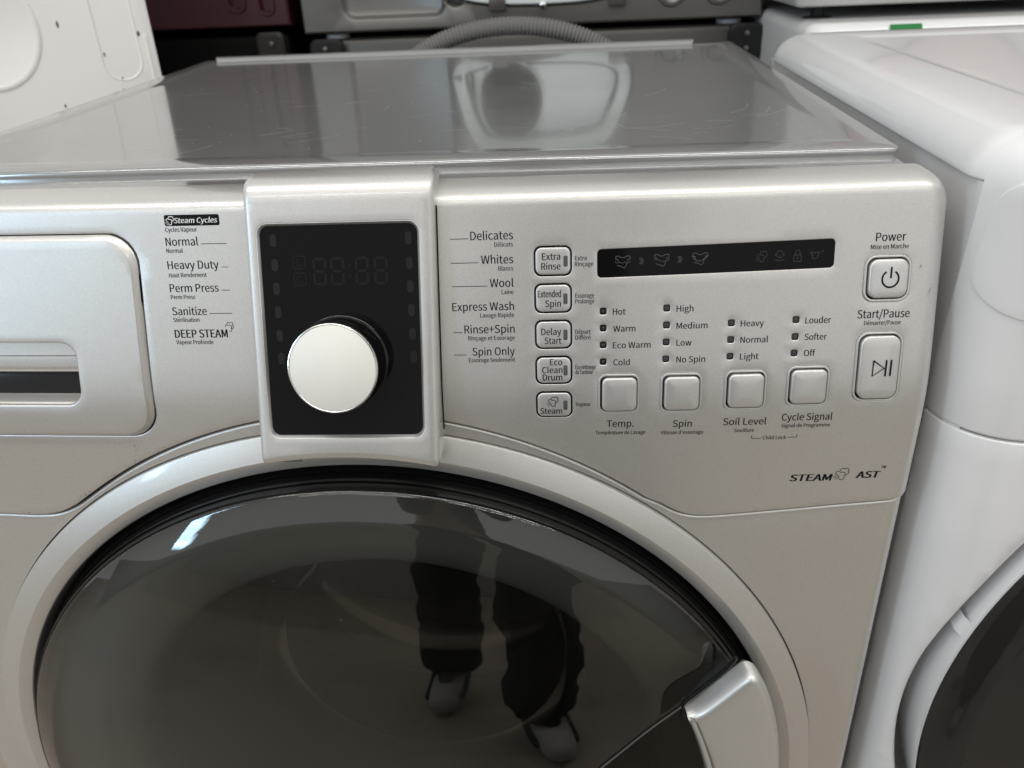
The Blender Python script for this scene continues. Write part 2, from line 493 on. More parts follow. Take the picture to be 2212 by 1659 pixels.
outer = densify(seam, 5, closed=False) + [(XC + UEND, z) for z in range(-186, -8, 5)] + [(x, ZT) for x in xs_top] + [(XC - UEND, z) for z in range(-11, -200, -5)]
# openings
B5 = [(119.8, -37.1), (119.7, -58.0), (119.6, -78.8), (119.5, -99.8), (119.4, -121.2)]
SQ = [(158.0, -115.2), (194.9, -115.3), (232.6, -114.5), (269.0, -112.9)]
LEDS = [(148.7, z) for z in (-66.1, -75.8, -85.6, -95.4)] + [(185.5, z) for z in (-65.2, -74.9, -84.7, -94.6)] + [(222.9, z) for z in (-74.6, -84.2, -93.9)] + [(259.9, z) for z in (-73.7, -83.4, -92.9)]
BAR = (212.3, -38.2, 134.2, 16.0, 2.6)
BAR_T = 2.2 / 134.0
def tilt(pts, cx, k): return [(p[0], p[1] + (p[0] - cx) * k) for p in pts]
bar_loop = lambda o=0: tilt(densify(rrect(BAR[0], BAR[1], BAR[2] - 2 * o, BAR[3] - 2 * o, BAR[4] - o * .6, 4), 5), BAR[0], BAR_T)
POWER = (309.6, -51.9, 26.8, 26.4, 6.5); START = (308.6, -102.5, 27.6, 42.0, 7.0)
DRAW = (-231.5, -78.9, 206.5, 124.5, 19.0)
skew = lambda pts: [(p[0] - .035 * (p[1] + 79) * -1 if p[0] > -230 else p[0], p[1]) for p in pts]
draw_loop = lambda o: skew(densify(rrect(DRAW[0], DRAW[1], DRAW[2] - 2 * o, DRAW[3] - 2 * o, DRAW[4] - o * .6, 8), 5))
HB = .5
holes = []
rims = []
def opening(loop, bev, depth): holes.append(loop); rims.append((loop, bev, depth))
for cx, cz in B5: opening(densify(rrect(cx, cz, 22.9, 17.9, 4.6, 5), 4), .5, 5)
for cx, cz in SQ: opening(densify(rrect(cx, cz, 25.9, 25.9, 5.2, 5), 4), .5, 5)
for cx, cz, w, h, r in (POWER, START): opening(densify(rrect(cx, cz, w + .4, h + .4, r, 5), 4), .5, 5)
for cx, cz in LEDS: opening(rrect(cx, cz, 5.0, 5.0, 1.5, 3), .55, 4)
opening(bar_loop(-.3), .4, 3)
opening(draw_loop(-1.2), 1.0, 16)
mb = MB()
WC = [XC + sg * (HW - 12 + k * 2.36) for sg in (-1, 1) for k in range(9)]
sheet(mb, outer, holes, 5.0, S, cols=WC)
for lp, bv, dp in rims: hole_rim(mb, lp, S, bv, dp)
# rolled shoulder over the top edge
y0 = gy(ZT); bez = []
P = [Vector((y0, ZT)), Vector((y0 + .2 * 8, ZT + 7.5)), Vector((y0 + 11, 3.6)), Vector((y0 + 26, 3.6))]
for i in range(1, 13):
    t = i / 12; bez.append(P[0] * (1 - t) ** 3 + P[1] * 3 * t * (1 - t) ** 2 + P[2] * 3 * t * t * (1 - t) + P[3] * t ** 3)
bez += [Vector((y0 + 29, 3.0)), Vector((y0 + 30.5, 1.2)), Vector((y0 + 31, -8))]
def top_at(prof, y):
    for a, b in zip(prof, prof[1:]):
        if a[0] <= y <= b[0]: return a[1] + (b[1] - a[1]) * (y - a[0]) / max(1e-6, b[0] - a[0])
    return prof[0][1] if y < prof[0][0] else prof[-1][1]
rows = [[S(x, ZT) for x in xs_top]]
for q in bez:
    zz = min(q.y, 3.599) if q.x < y0 + 26.5 else 3.599
    row = []
    for x in xs_top:
        p = S(x, zz); yy = min(p.y - gy(zz) + q.x, y0 + 39); row.append((p.x, yy, min(q.y, top_at(bez, yy - .06 * p.x * p.x / 1000) if yy > y0 + 26 + .06 * p.x * p.x / 1000 else q.y)))
    rows.append(row)
mb.strips(rows, closed=False)
# lower edge: rounded, then turned inwards
D5 = densify(seam, 5, closed=False)
mb.strips([[S(p[0], p[1], 0) for p in D5], [S(p[0], p[1] - .5, -.2) for p in D5], [S(p[0], p[1] - .9, -.8) for p in D5], [S(p[0], p[1] - 1, -1.6) for p in D5], [S(p[0], p[1] - 1, -9) for p in D5]], closed=False)
PANEL = mb.build('control_panel', SILVER, W, smooth=38)

# ---- front panel round the door, with a rounded upper lip under the seam
mb = MB()
RH = 319.4
def lip(d): return [(p[0], p[1]) for p in densify(seam_off(d, 0), 5, closed=False)]
L0 = lip(4.5)
ring_hole = [(CX + RH * math.cos(2 * math.pi * i / 240), CZ + RH * math.sin(2 * math.pi * i / 240)) for i in range(240)]
outl = L0 + [(XC + UEND, z) for z in range(-200, -955, -12)] + [(XC + UEND - 2 * UEND * i / 60, -958) for i in range(61)] + [(XC - UEND, z) for z in range(-952, -212, 12)]
WF = -1.8
sheet(mb, outl, [ring_hole], 12.0, S, WF, cols=WC)
for aa, bb in (((4.5, WF), (3.8, WF - .15)), ((3.8, WF - .15), (3.1, WF - .65)), ((3.1, WF - .65), (2.7, WF - 1.5)), ((2.7, WF - 1.5), (2.6, WF - 9))):
    mb.strips([[S(p[0], p[1], aa[1]) for p in lip(aa[0])], [S(p[0], p[1], bb[1]) for p in lip(bb[0])]], closed=False)
mb.strips([[S(p[0], p[1], WF) for p in ring_hole], [S(p[0], p[1], WF - .4) for p in offset(ring_hole, -.5)], [S(p[0], p[1], WF - 10) for p in offset(ring_hole, -.6)]])
mb.build('front_panel', SILVER, W, smooth=38)

# ---- drawer with its grip
DW = 3.2
slot = lambda o: [(p[0] + .05 * (p[1] + 99) if p[0] > -235 else p[0], p[1]) for p in densify(rrect(-248.5, -99.1, 150 - 2 * o, 38.6 - 2 * o, 10 - o * .6, 7), 4)]
mb = MB()
sheet(mb, draw_loop(3.6), [slot(-1.2)], 5.0, S, DW)
mb.strips([lift(draw_loop(3.6), S, DW), lift(draw_loop(3.2), S, DW - .15), lift(draw_loop(.9), S, .9), lift(draw_loop(.45), S, .3), lift(draw_loop(.4), S, -14)])
a = slot(-1.2)
mb.strips([lift(a, S, DW), lift(slot(-.7), S, DW - .12), lift(slot(-.2), S, DW - .6), lift(slot(0), S, DW - 1.4), lift(slot(0), S, -3.5)])
DRAWER = mb.build('detergent_drawer', SILVER, W, smooth=38)
mb = MB()
XG = (-327, -280, -220, -190, -165)
prof = [(-77, -1.0), (-88.0, -1.2), (-88.2, -2.6), (-88.6, -2.2), (-88.9, -1.7), (-95.0, -1.8), (-96.8, -2.2), (-98.4, -3.4), (-99.6, -5.4), (-100.4, -8.5), (-100.9, -15)]
mb.strips([[S(x, z, w) for x in XG] for z, w in prof], closed=False)
mb.build('drawer_grip', SILVER, DRAWER, smooth=30)
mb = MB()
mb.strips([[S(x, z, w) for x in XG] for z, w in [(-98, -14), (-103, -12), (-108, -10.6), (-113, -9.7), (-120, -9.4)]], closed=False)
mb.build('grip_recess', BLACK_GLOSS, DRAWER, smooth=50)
mb = MB()
mb.strips([[S(x, z, w) for x in XG] for z, w in [(-115.2, -9.6), (-117.4, -1.4), (-118.3, .6), (-120, 1.2)]], closed=False)
mb.build('grip_floor', SILVER, DRAWER, smooth=50)

# ---- push buttons
def cap(mb, cx, cz, w, h, r, top, bev, low, Sf, crown=0.0):
    lp = lambda o: rrect(cx, cz, w - 2 * o, h - 2 * o, max(r - o, .6), 6)
    L = [lift(lp(0), Sf, low), lift(lp(0), Sf, top - bev), lift(lp(bev * .12), Sf, top - bev * .55), lift(lp(bev * .45), Sf, top - bev * .16), lift(lp(bev), Sf, top), ] + ([lift(lp(bev + 2.5), Sf, top + crown * .6), lift(lp(bev + 5.0), Sf, top + crown)] if min(w, h) > 12 else [])
    mb.strips(L, cap_last=True)
def ringm(mb, cx, cz, w, h, r, wid, top, low, Sf):
    lp = lambda o: rrect(cx, cz, w - 2 * o, h - 2 * o, max(r - o, .6), 6)
    b = .45
    mb.strips([lift(lp(0), Sf, low), lift(lp(0), Sf, top - b), lift(lp(b * .4), Sf, top - b * .2), lift(lp(b), Sf, top), lift(lp(wid - b), Sf, top), lift(lp(wid - b * .4), Sf, top - b * .2), lift(lp(wid), Sf, top - b), lift(lp(wid), Sf, low)])
TXT = [
    ('Delicates', 72.6, 97.2, -24.5, 'L'),
    ('Délicats', 86.3, 97.0, -28.5, 'S'),
    ('Whites', 78.3, 97.0, -37.8, 'L'),
    ('Blancs', 88.2, 96.9, -41.8, 'S'),
    ('Wool', 83.0, 96.8, -51.0, 'L'),
    ('Laine', 89.7, 96.7, -55.1, 'S'),
    ('Express Wash', 60.4, 96.8, -64.2, 'L'),
    ('Lavage Rapide', 76.7, 96.7, -68.2, 'S'),
    ('Rinse+Spin', 67.0, 96.8, -77.3, 'L'),
    ('Rinçage et Essorage', 69.1, 96.7, -81.4, 'S'),
    ('Spin Only', 71.3, 96.5, -90.4, 'L'),
    ('Essorage Seulement', 69.0, 96.6, -94.3, 'S'),
    ('Extra', 113.6, 124.1, -36.4, 'B'),
    ('Rinse', 113.1, 124.2, -41.8, 'B'),
    ('Extended', 110.8, 124.3, -57.3, 'B'),
    ('Spin', 115.0, 124.2, -62.8, 'B'),
    ('Delay', 112.4, 124.2, -78.9, 'B'),
    ('Start', 114.3, 124.2, -84.1, 'B'),
    ('Eco', 117.2, 124.5, -96.7, 'B'),
    ('Clean', 112.5, 124.6, -101.4, 'B'),
    ('Drum', 112.8, 124.5, -105.8, 'B'),
    ('Steam', 110.9, 124.1, -126.9, 'B'),
    ('Extra', 132.5, 139.2, -37.1, 'S'),
    ('Rinçage', 132.4, 143.1, -40.4, 'S'),
    ('Essorage', 132.4, 143.4, -58.1, 'S'),
    ('Prolongé', 132.4, 143.4, -61.3, 'S'),
    ('Départ', 132.3, 141.4, -78.8, 'S'),
    ('Différé', 132.3, 141.4, -82.1, 'S'),
    ('Éco-nettoyage', 132.2, 144.5, -99.5, 'S'),
    ('du Tambour', 132.2, 142.7, -102.5, 'S'),
    ('Vapeur', 132.3, 141.4, -122.5, 'S'),
    ('Hot', 154.2, 161.7, -68.2, 'M'),
    ('Warm', 154.5, 167.5, -78.0, 'M'),
    ('Eco Warm', 154.3, 176.4, -87.6, 'M'),
    ('Cold', 154.6, 164.3, -97.6, 'M'),
    ('High', 191.0, 200.8, -67.3, 'M'),
    ('Medium', 191.2, 209.2, -77.1, 'M'),
    ('Low', 191.4, 200.2, -86.9, 'M'),
    ('No Spin', 191.6, 208.4, -96.7, 'M'),
    ('Temp.', 151.0, 167.4, -137.1, 'L'),
    ('Température de Lavage', 144.2, 174.5, -142.2, 'S'),
    ('Spin', 190.9, 202.3, -137.8, 'L'),
    ("Vitesse d'essorage", 183.9, 209.5, -142.8, 'S'),
    ('LINE', 60.8, 71.3, -23.7, '-'),
    ('LINE', 60.8, 76.8, -37.1, '-'),
    ('LINE', 60.8, 81.6, -50.3, '-'),
    ('LINE', 60.5, 65.8, -76.7, '-'),
    ('LINE', 60.4, 67.9, -89.9, '-'),
    ('Heavy', 228.2, 241.5, -76.7, 'M'),
    ('Normal', 228.4, 244.4, -86.1, 'M'),
    ('Light', 228.5, 239.4, -95.8, 'M'),
    ('Louder', 265.1, 279.8, -75.9, 'M'),
    ('Softer', 265.2, 278.0, -85.4, 'M'),
    ('Off', 265.4, 272.0, -94.7, 'M'),
    ('Soil Level', 221.0, 246.8, -137.2, 'L'),
    ('Souillure', 228.0, 240.0, -142.2, 'S'),
    ('Cycle Signal', 255.7, 285.7, -134.9, 'L'),
    ('Signal de Programme', 256.0, 285.1, -139.6, 'S'),
    ('Child Lock', 245.7, 259.8, -147.8, 'S'),
    ('Power', 301.7, 318.4, -31.5, 'L'),
    ('Mise en Marche', 299.2, 320.4, -35.7, 'S'),
    ('Start/Pause', 294.6, 324.2, -73.9, 'L'),
    ('Démarrer/Pause', 298.7, 319.6, -77.9, 'S'),
    ('STEAM', 265.1, 291.7, -179.0, 'I'),
    ('AST', 305.8, 320.8, -177.6, 'I'),
    ('TM', 320.5, 323.4, -170.7, 'T'),
    ('LINE', 239.0, 244.6, -146.9, '-'),
    ('LINE', 260.4, 266.1, -146.6, '-'),
    ('Steam Cycles', -101.7, -75.3, -11.2, 'J'),
    ('Cycles Vapeur', -107.6, -88.3, -16.3, 'S'),
    ('Normal', -108.3, -88.5, -24.1, 'L'),
    ('Normal', -108.4, -98.4, -28.1, 'S'),
    ('Heavy Duty', -108.9, -77.6, -37.4, 'L'),
    ('Haut Rendement', -108.8, -85.5, -42.1, 'S'),
    ('Perm Press', -109.3, -79.2, -50.7, 'L'),
    ('Perm Press', -109.3, -94.2, -54.8, 'S'),
    ('Sanitize', -109.6, -88.1, -64.2, 'L'),
    ('Stérilisation', -109.6, -93.2, -68.2, 'S'),
    ('DEEP STEAM', -109.8, -76.7, -77.6, 'D'),
    ('Vapeur Profonde', -109.5, -86.2, -81.5, 'S'),
    ('LINE', -86.9, -71.4, -23.3, '-'),
    ('LINE', -75.9, -71.9, -36.6, '-'),
    ('LINE', -77.6, -72.3, -49.9, '-'),
    ('LINE', -86.6, -72.5, -63.4, '-'),
]
CAPH = {'L': 4.65, 'S': 2.45, 'M': 3.5, 'B': 3.7, 'I': 4.9, 'J': 2.9, 'D': 4.75, 'T': 2.0}
btn_words = [['Extra', 'Rinse'], ['Extended', 'Spin'], ['Delay', 'Start'], ['Eco', 'Clean', 'Drum'], ['Steam']]
BT = .75
for i, (cx, cz) in enumerate(B5):
    mb = MB(); cap(mb, cx, cz, 20.0, 15.0, 3.5, BT, .7, -4, S, .0)
    b = mb.build('option_button', SILVER_BUTTON, W, smooth=40)
    mb = MB(); ringm(mb, cx, cz, 22.3, 17.3, 4.3, 1.7, -.1, -4, S); mb.build('gasket', BLACK_GLOSS, b)
    zi = (-37.3, -58.3, -79.0, -99.9, -121.4)[i]; xi = (127.1, 126.8, 126.6, 126.4, 126.1)[i]
    mb = MB(); cap(mb, xi, zi, 2.5, 6.2, .9, BT + .25, .3, BT - .5, S); mb.build('indicator_lens', LEDM, b)
    mb = MB()
    for q in TXT:
        if q[4] == 'B' and q[0] in btn_words[i] and abs(q[3] - cz) < 10: put_text(mb, q[0], q[1], q[2], q[3], CAPH['B'], S, BT + .12, bold=.07)
    if i == 4: cloud(mb, 118.3, -118.9, 6.4, .42, S, BT + .12)
    mb.build('printed_label', INK, b, smooth=0)
def key(name, cx, cz, w, h, r, draw=None):
    mb = MB(); cap(mb, cx + .3, cz, w - 5.0, h - 5.0, r - 1.6, 2.0, 1.1, -4, S, .35)
    b = mb.build(name, SILVER_BUTTON, W, smooth=40)
    mb = MB(); ringm(mb, cx, cz, w - .7, h - .7, r - .2, 1.35, .75, -4, S); mb.build('bezel', SILVER_BUTTON, b)
    if draw:
        mb = MB(); draw(mb); mb.build('printed_symbol', INK, b, smooth=0)
for cx, cz in SQ: key('select_button', cx, cz, 25.5, 25.5, 5.0)
def power_icon(mb):
    w = 2.5
    ribbon(mb, arc(310.6, -52.0, 4.6, 122, 418, 28), 1.0, S, w); ribbon(mb, [(310.9, -45.4), (310.8, -51.6)], 1.0, S, w + .03)
def play_icon(mb):
    w = 2.5
    ribbon(mb, [(305.2, -98.0), (311.6, -102.6), (305.0, -107.0), (305.2, -98.0), (308, -100)], .85, S, w)
    ribbon(mb, [(312.6, -97.8), (312.4, -107.2)], .95, S, w + .03); ribbon(mb, [(315.4, -97.8), (315.2, -107.2)], .95, S, w + .03)
key('power_button', *POWER, draw=power_icon)
key('start_button', *START, draw=play_icon)

# ---- small indicator lamps beside the words
for cx, cz in LEDS:
    mb = MB(); cap(mb, cx, cz, 4.3, 4.3, 1.1, -.9, .2, -4, S); b = mb.build('indicator_lamp', BLACK_GLOSS, W)
    mb = MB(); ringm(mb, cx - .15, cz + .1, 2.7, 2.7, .8, .45, -.85, -1.3, S)
    loops = [[S(cx + r * math.cos(k * math.pi / 5), cz + r * math.sin(k * math.pi / 5), w) for k in range(10)] for r, w in ((.85, -1.15), (.75, -.8), (.45, -.6), (.1, -.52))]
    mb.strips(loops, cap_last=True); mb.build('lens', LENS, b)

# ---- status display bar and its icons
mb = MB()
mb.strips([lift(bar_loop(0), S, -3), lift(bar_loop(0), S, -.35), lift(bar_loop(.25), S, -.1)])
sheet(mb, bar_loop(.25), [], 6, S, -.1)
BARO = mb.build('status_display', BLACK_GLASS, W, smooth=8)
mb = MB()
bw = .02
def shirt(cx, cz, k, wave):
    def T(p): return [(cx + (x - 250) * k, cz - (y - 280) * k + (cx - BAR[0]) * 0) for x, y in p]
    poly(mb, T([(207, 276), (205, 262), (187, 262), (187, 233), (216, 233), (235, 246), (262, 246), (284, 233), (313, 233), (313, 262), (295, 262), (294, 276)]), 5.5 * k, S, bw)
    if wave == 0: ribbon(mb, T([(180, 278), (190, 290), (205, 293), (222, 283), (236, 293), (256, 293), (272, 283), (290, 293), (308, 290), (320, 277)]), 4.5 * k, S, bw)
    if wave == 1: ribbon(mb, T([(180, 280), (200, 274), (225, 280), (255, 292), (290, 290), (320, 275)]), 4.5 * k, S, bw)
    if wave == 2:
        for x, y, dx in ((186, 262, 8), (200, 285, 10), (218, 296, 8), (245, 300, 5), (272, 292, -8), (292, 283, -10), (312, 262, -8)):
            poly(mb, T([(x - dx, y - 6), (x + dx, y + 6)]), 8 * k, S, bw)
    poly(mb, T([(200, 312), (222, 318), (262, 336), (277, 322), (285, 296)]), 5.5 * k, S, bw)
DIM = mat('dim_icon_print', (0.045, 0.045, 0.045), rough=0.5, spec=0.2)
for k, (cx, cz) in enumerate(((159.9, -38.4), (182.0, -38.1), (203.8, -37.9))):
    mb = MB(); shirt(cx, cz, .0635, k); mb.build('cycle_icon', GHOST2, BARO, smooth=0)
for cx, cz in ((170.8, -38.4), (192.6, -38.1)):
    mb = MB()
    for r_ in range(5):
        for c_ in range(3): disc(mb, cx - 1.3 + c_ * .75 + (.75 if r_ == 2 else .38 if r_ in (1, 3) else 0), cz + 1.5 - r_ * .75,   .29, S, bw, 6)
    mb.build('dotted_arrow', GHOST2, BARO, smooth=0)['kind'] = 'stuff'
mb = MB(); cloud(mb, 238.1, -37.8, 6.0, .34, S, bw); mb.build('steam_icon', DIM, BARO, smooth=0)
mb = MB()
ribbon(mb, arc(248.6, -36.9, 1.95, 0, 360, 18), .34, S, bw); disc(mb, 247.9, -36.7, .2, S, bw, 6); disc(mb, 249.4, -36.7, .2, S, bw, 6)
ribbon(mb, arc(248.6, -37.2, .95, 205, 335, 6), .24, S, bw)
ribbon(mb, arc(246.5, -37.0, .5, 90, 270, 5), .3, S, bw); ribbon(mb, arc(250.7, -37.0, .5, -90, 90, 5), .3, S, bw)
for k in range(5): ribbon(mb, arc(246.6 + k * 1.0, -39.5 - .5 * math.sin(k * math.pi / 4), .6, 170, 370, 5), .3, S, bw)
ribbon(mb, arc(248.6, -35.3, .5, 20, 170, 4), .5, S, bw)
mb.build('child_icon', DIM, BARO, smooth=0)
mb = MB()
poly(mb, [(256.5, -37.6), (260.7, -37.6), (260.7, -41.0), (256.5, -41.0)], .4, S, bw, closed=True)
ribbon(mb, [(257.3, -37.6), (257.3, -36.2)] + arc(258.6, -36.2, 1.3, 180, 0, 8) + [(259.9, -37.6)], .4, S, bw)
disc(mb, 258.6, -39.0, .45, S, bw, 8); ribbon(mb, [(258.6, -39.0), (258.5, -40.1)], .3, S, bw)
mb.build('lock_icon', DIM, BARO, smooth=0)
mb = MB()
poly(mb, [(x_ * .045 + 268.4, -38.0 - y_ * .045) for x_, y_ in ((-58, -20), (-58, -38), (-22, -38), (0, -26), (22, -38), (50, -36), (50, -16), (36, -14), (32, 30), (8, 44), (-38, 30), (-30, -14))], .4, S, bw, closed=True)
ribbon(mb, [(271.7, -35.9), (273.1, -35.9)], .3, S, bw); ribbon(mb, [(272.4, -35.2), (272.4, -36.6)], .3, S, bw + .01)
mb.build('shirt_icon', DIM, BARO, smooth=0)

# ---- printed words on the panel, each a print of its own
TW = .10
for q in TXT:
    if q[4] == 'B': continue
    mb = MB(); z = q[3]
    if q[0] == 'LINE':
        ribbon(mb, [(q[1], z), (q[2], z)], .36, S, TW); mb.build('printed_line', INK, PANEL, smooth=0); continue
    if q[4] == 'J': continue
    put_text(mb, q[0], q[1], q[2], z, CAPH[q[4]], S, TW, slant=.14 if q[4] in 'I' else .2 if q[4] == 'T' else 0, bold=.32 if q[4] == 'I' else .16 if q[4] == 'D' else .05 if q[4] == 'S' else .07)
    if q[0] == 'DEEP STEAM':
        def ar(x, y, r, a0, a1): return [(-75.1 + x + r * math.cos(math.radians(a)), -71.3 + y + r * math.sin(math.radians(a))) for a in [a0 + (a1 - a0) * i / 8 for i in range(9)]]
        for a in (ar(-.4, 1.6, 1.0, 190, 30), ar(1.3, 1.5, 1.0, 120, -60), ar(-1.6, .2, .9, 190, 20), ar(.2, -.1, 1.1, 130, -40), ar(1.6, -.2, .9, 60, -110), ar(.2, -1.7, 1.1, 60, -120)): ribbon(mb, a, .36, S, TW)
    mb.build('printed_label', INK, PANEL, smooth=0)
mb = MB(); lp = densify(rrect(-90.8, -9.9, 33.2, 6.2, 1.0, 4), 4); sheet(mb, lp, [], 4, S, TW)
BADGE = mb.build('printed_badge', INK, PANEL, smooth=0)
mb = MB(); q = [t for t in TXT if t[4] == 'J'][0]
put_text(mb, q[0], q[1], q[2], q[3] - .2, 2.9, S, TW + .1, slant=.2, bold=.10); cloud(mb, -104.4, -9.9, 4.9, .42, S, TW + .1)
mb.build('printed_lettering', INK_WHITE, PANEL, smooth=0)
mb = MB(); cloud(mb, 296.4, -174.1, 8.8, .42, S, TW); mb.build('printed_cloud', INK, PANEL, smooth=0)
for x, s in ((239.0, 1), (266.1, 1)):
    mb = MB(); ribbon(mb, [(x, -146.75), (x, -144.6)], .36, S, TW + .02); mb.build('printed_line', INK, PANEL, smooth=0)
# small scuffs left by use
rnd = random.Random(4)
mb = MB()
for x, z, n in ((-132, -168, 5), (-150, -152, 4), (-118, -156, 3), (330, -47, 3), (331, -60, 3), (-95, -172, 2)):
    for k in range(n):
        a = rnd.uniform(0, 6.28); l = rnd.uniform(.6, 2.2); x1 = x + rnd.uniform(-4, 4); z1 = z + rnd.uniform(-3, 3)
        if z1 < -165 and abs(x1) < 125: continue
        ribbon(mb, [(x1, z1), (x1 + l * math.cos(a), z1 + l * math.sin(a))], rnd.uniform(.12, .3), S, .06)
for k in range(34):      # crumbs of dirt along the left seam
    p = D5[rnd.randrange(len(D5) * 3 // 5, len(D5) - 1)] if False else rnd.choice([q for q in D5 if -300 < q[0] < -70])
    disc(mb, p[0] + rnd.uniform(-2, 2), p[1] + rnd.uniform(.1, 1.2), rnd.uniform(.12, .4), S, .05, 6)
mb.build('scuff_marks', DIRT, PANEL, smooth=0)['kind'] = 'stuff'

# scratches and specks on the top plate
mb = MB()
flat = lambda x, y, w=0: Vector((x, y, -1.24))
for k in range(85):
    x = rnd.uniform(-300, 310); y = rnd.choice((rnd.uniform(165, 260), rnd.uniform(165, 640))); a = rnd.gauss(.25, .5); l = rnd.uniform(5, 46)
    n_ = 6; c_ = rnd.uniform(-.5, .5)
    ribbon(mb, [(x + l * t * math.cos(a + c_ * t), y + l * t * math.sin(a + c_ * t)) for t in [i / n_ for i in range(n_ + 1)]], rnd.uniform(.10, .28), flat, 0)
for k in range(80): disc(mb, rnd.uniform(-310, 320), rnd.uniform(160, 600), rnd.uniform(.25, .7), flat, 0, 6)
mb.build('scratches', SCRATCH, TOP, smooth=0)['kind'] = 'stuff'
# ---- display pod, glass and dial
_sp0 = SPOD
def SPOD(x, z, w=0.0): return _sp0(x, z, w) + Vector((.018 * (z + 70), 0, 0))
PU = 55.0 - 4 + 2 * math.pi + 22
PX = -2.7
ux = [PX + PU, PX + 57.3, PX + 56, PX + 54.6, PX + 53.2, PX + 52, PX + 51]
ux += [PX + 51 - 102 * i / 24 for i in range(1, 25)] + [2 * PX - x for x in ux[::-1][1:]]
def pbot(x):
    xx = max(-58, min(53, x)); return CZ + math.sqrt(310.5 ** 2 - (xx - CX) ** 2)
GL = (-3.4, -71.0, 91.6, 119.0, 5.2)
gl = lambda o: densify(rrect(GL[0], GL[1], GL[2] - 2 * o, GL[3] - 2 * o, GL[4] - o, 6), 4)
ZPT = 1.0
side = [-143 + 6 * i for i in range(1, 24) if -143 + 6 * i < -1]
outer = [(x, pbot(x) + 4.2) for x in ux[::-1]] + [(PX + PU, z) for z in side] + [(x, ZPT) for x in ux] + [(PX - PU, z) for z in side[::-1]]
mb = MB()
sheet(mb, outer, [gl(-1.9)], 4.5, SPOD, cols=ux[1:-1][:5] + ux[1:-1][-5:])
a = gl(-1.9)
mb.strips([lift(a, SPOD, 0), lift(gl(-1.7), SPOD, -.06), lift(gl(-1.5), SPOD, -.3)])
y0 = gpod(ZPT)
P = [Vector((y0, ZPT)), Vector((y0 + 2.6, ZPT + 9)), Vector((y0 + 8, 13.0)), Vector((y0 + 21, 13.0))]
rows = [[SPOD(x, ZPT) for x in ux]]
pts = [P[0] * (1 - t) ** 3 + P[1] * 3 * t * (1 - t) ** 2 + P[2] * 3 * t * t * (1 - t) + P[3] * t ** 3 for t in [i / 12 for i in range(1, 13)]]
pts += [Vector((y0 + 32, 12.0)), Vector((y0 + 38, 9.0)), Vector((y0 + 40, 4.0)), Vector((y0 + 40.5, -8))]
for q in pts:
    zz = min(q.y, 12.99) if q.x < y0 + 21.5 else 12.99
    rows.append([(p.x, min(p.y - gpod(zz) + q.x, y0 + 40.5), min(q.y, top_at(pts, min(p.y - gpod(zz) + q.x, y0 + 40.5))) if p.y - gpod(zz) + q.x > y0 + 21 else q.y) for p in [SPOD(x, zz) for x in ux]])
mb.strips(rows, closed=False)
mb.strips([[SPOD(x, pbot(x) + d, w) for x in ux] for d, w in ((4.2, 0), (3.6, -.08), (.9, -1.1), (.3, -1.6), (0, -2.6), (0, -24))], closed=False)
POD = mb.build('display_pod', SILVER, W, smooth=38)
mb = MB(); mb.strips([lift(gl(-1.55), SPOD, -.25), lift(gl(-1.3), SPOD, -.18), lift(gl(-.05), SPOD, -1.7), lift(gl(.1), SPOD, -2.6)])
mb.build('display_frame', SILVER_BUTTON, POD, smooth=40)
mb = MB(); sheet(mb, gl(0), [], 9, SPOD, -1.75)
GLASS = mb.build('display_glass', BLACK_GLASS, POD, smooth=60)
GW = -1.62
for k, z in enumerate((-19.5, -32.9, -45.9, -59.0, -72.4, -85.5)):
    for x in (-40.6 - .1 * k, 38.0 - .02 * k):
        mb = MB(); lp = rrect(x - .016 * (z + 70), z, 3.8, 6.9, 1.8, 4); mb.add(lift(lp, SPOD, GW), [tuple(range(len(lp)))])
        mb.build('cycle_lamp', GHOST, POD, smooth=0)
def seg(mb, cx, cz, w, h):
    t = 1.55; g = .25
    for sx in (-1, 1):
        for sz in (-1, 1):
            x = cx + sx * (w / 2 - t / 2); z = cz + sz * h / 4; l = h / 4 - g - t * .35
            mb.add(lift([(x - t / 2, z - l + t / 2), (x, z - l), (x + t / 2, z - l + t / 2), (x + t / 2, z + l - t / 2), (x, z + l), (x - t / 2, z + l - t / 2)], SPOD, GW), [(0, 1, 2, 3, 4, 5)])
    for z in (cz - h / 2 + t / 2, cz, cz + h / 2 - t / 2):
        l = w / 2 - t * .75
        mb.add(lift([(cx - l, z), (cx - l + t / 2, z - t / 2), (cx + l - t / 2, z - t / 2), (cx + l, z), (cx + l - t / 2, z + t / 2), (cx - l + t / 2, z + t / 2)], SPOD, GW), [(0, 1, 2, 3, 4, 5)])
GDIG = mat('ghost_digits', (0.0105, 0.010, 0.0105), rough=.2, spec=.2)
for cx in (-15.0, -4.6, 9.8, 20.7):
    mb = MB(); seg(mb, cx, -36.8, 8.2, 15.5); mb.build('clock_digit', GDIG, POD, smooth=0)
mb = MB()
for z in (-33.5, -40.0): disc(mb, 2.6, z, .75, SPOD, GW, 8)
mb.build('clock_colon', GDIG, POD, smooth=0)
for z in (-31.6, -40.9):
    mb = MB(); ribbon(mb, rrect(-26.8, z, 7.0, 6.8, 1.2, 3), .8, SPOD, GW, closed=True); ribbon(mb, arc(-26.8, z, 1.8, 60, 330, 8), .7, SPOD, GW)
    mb.build('clock_icon', GDIG, POD, smooth=0)

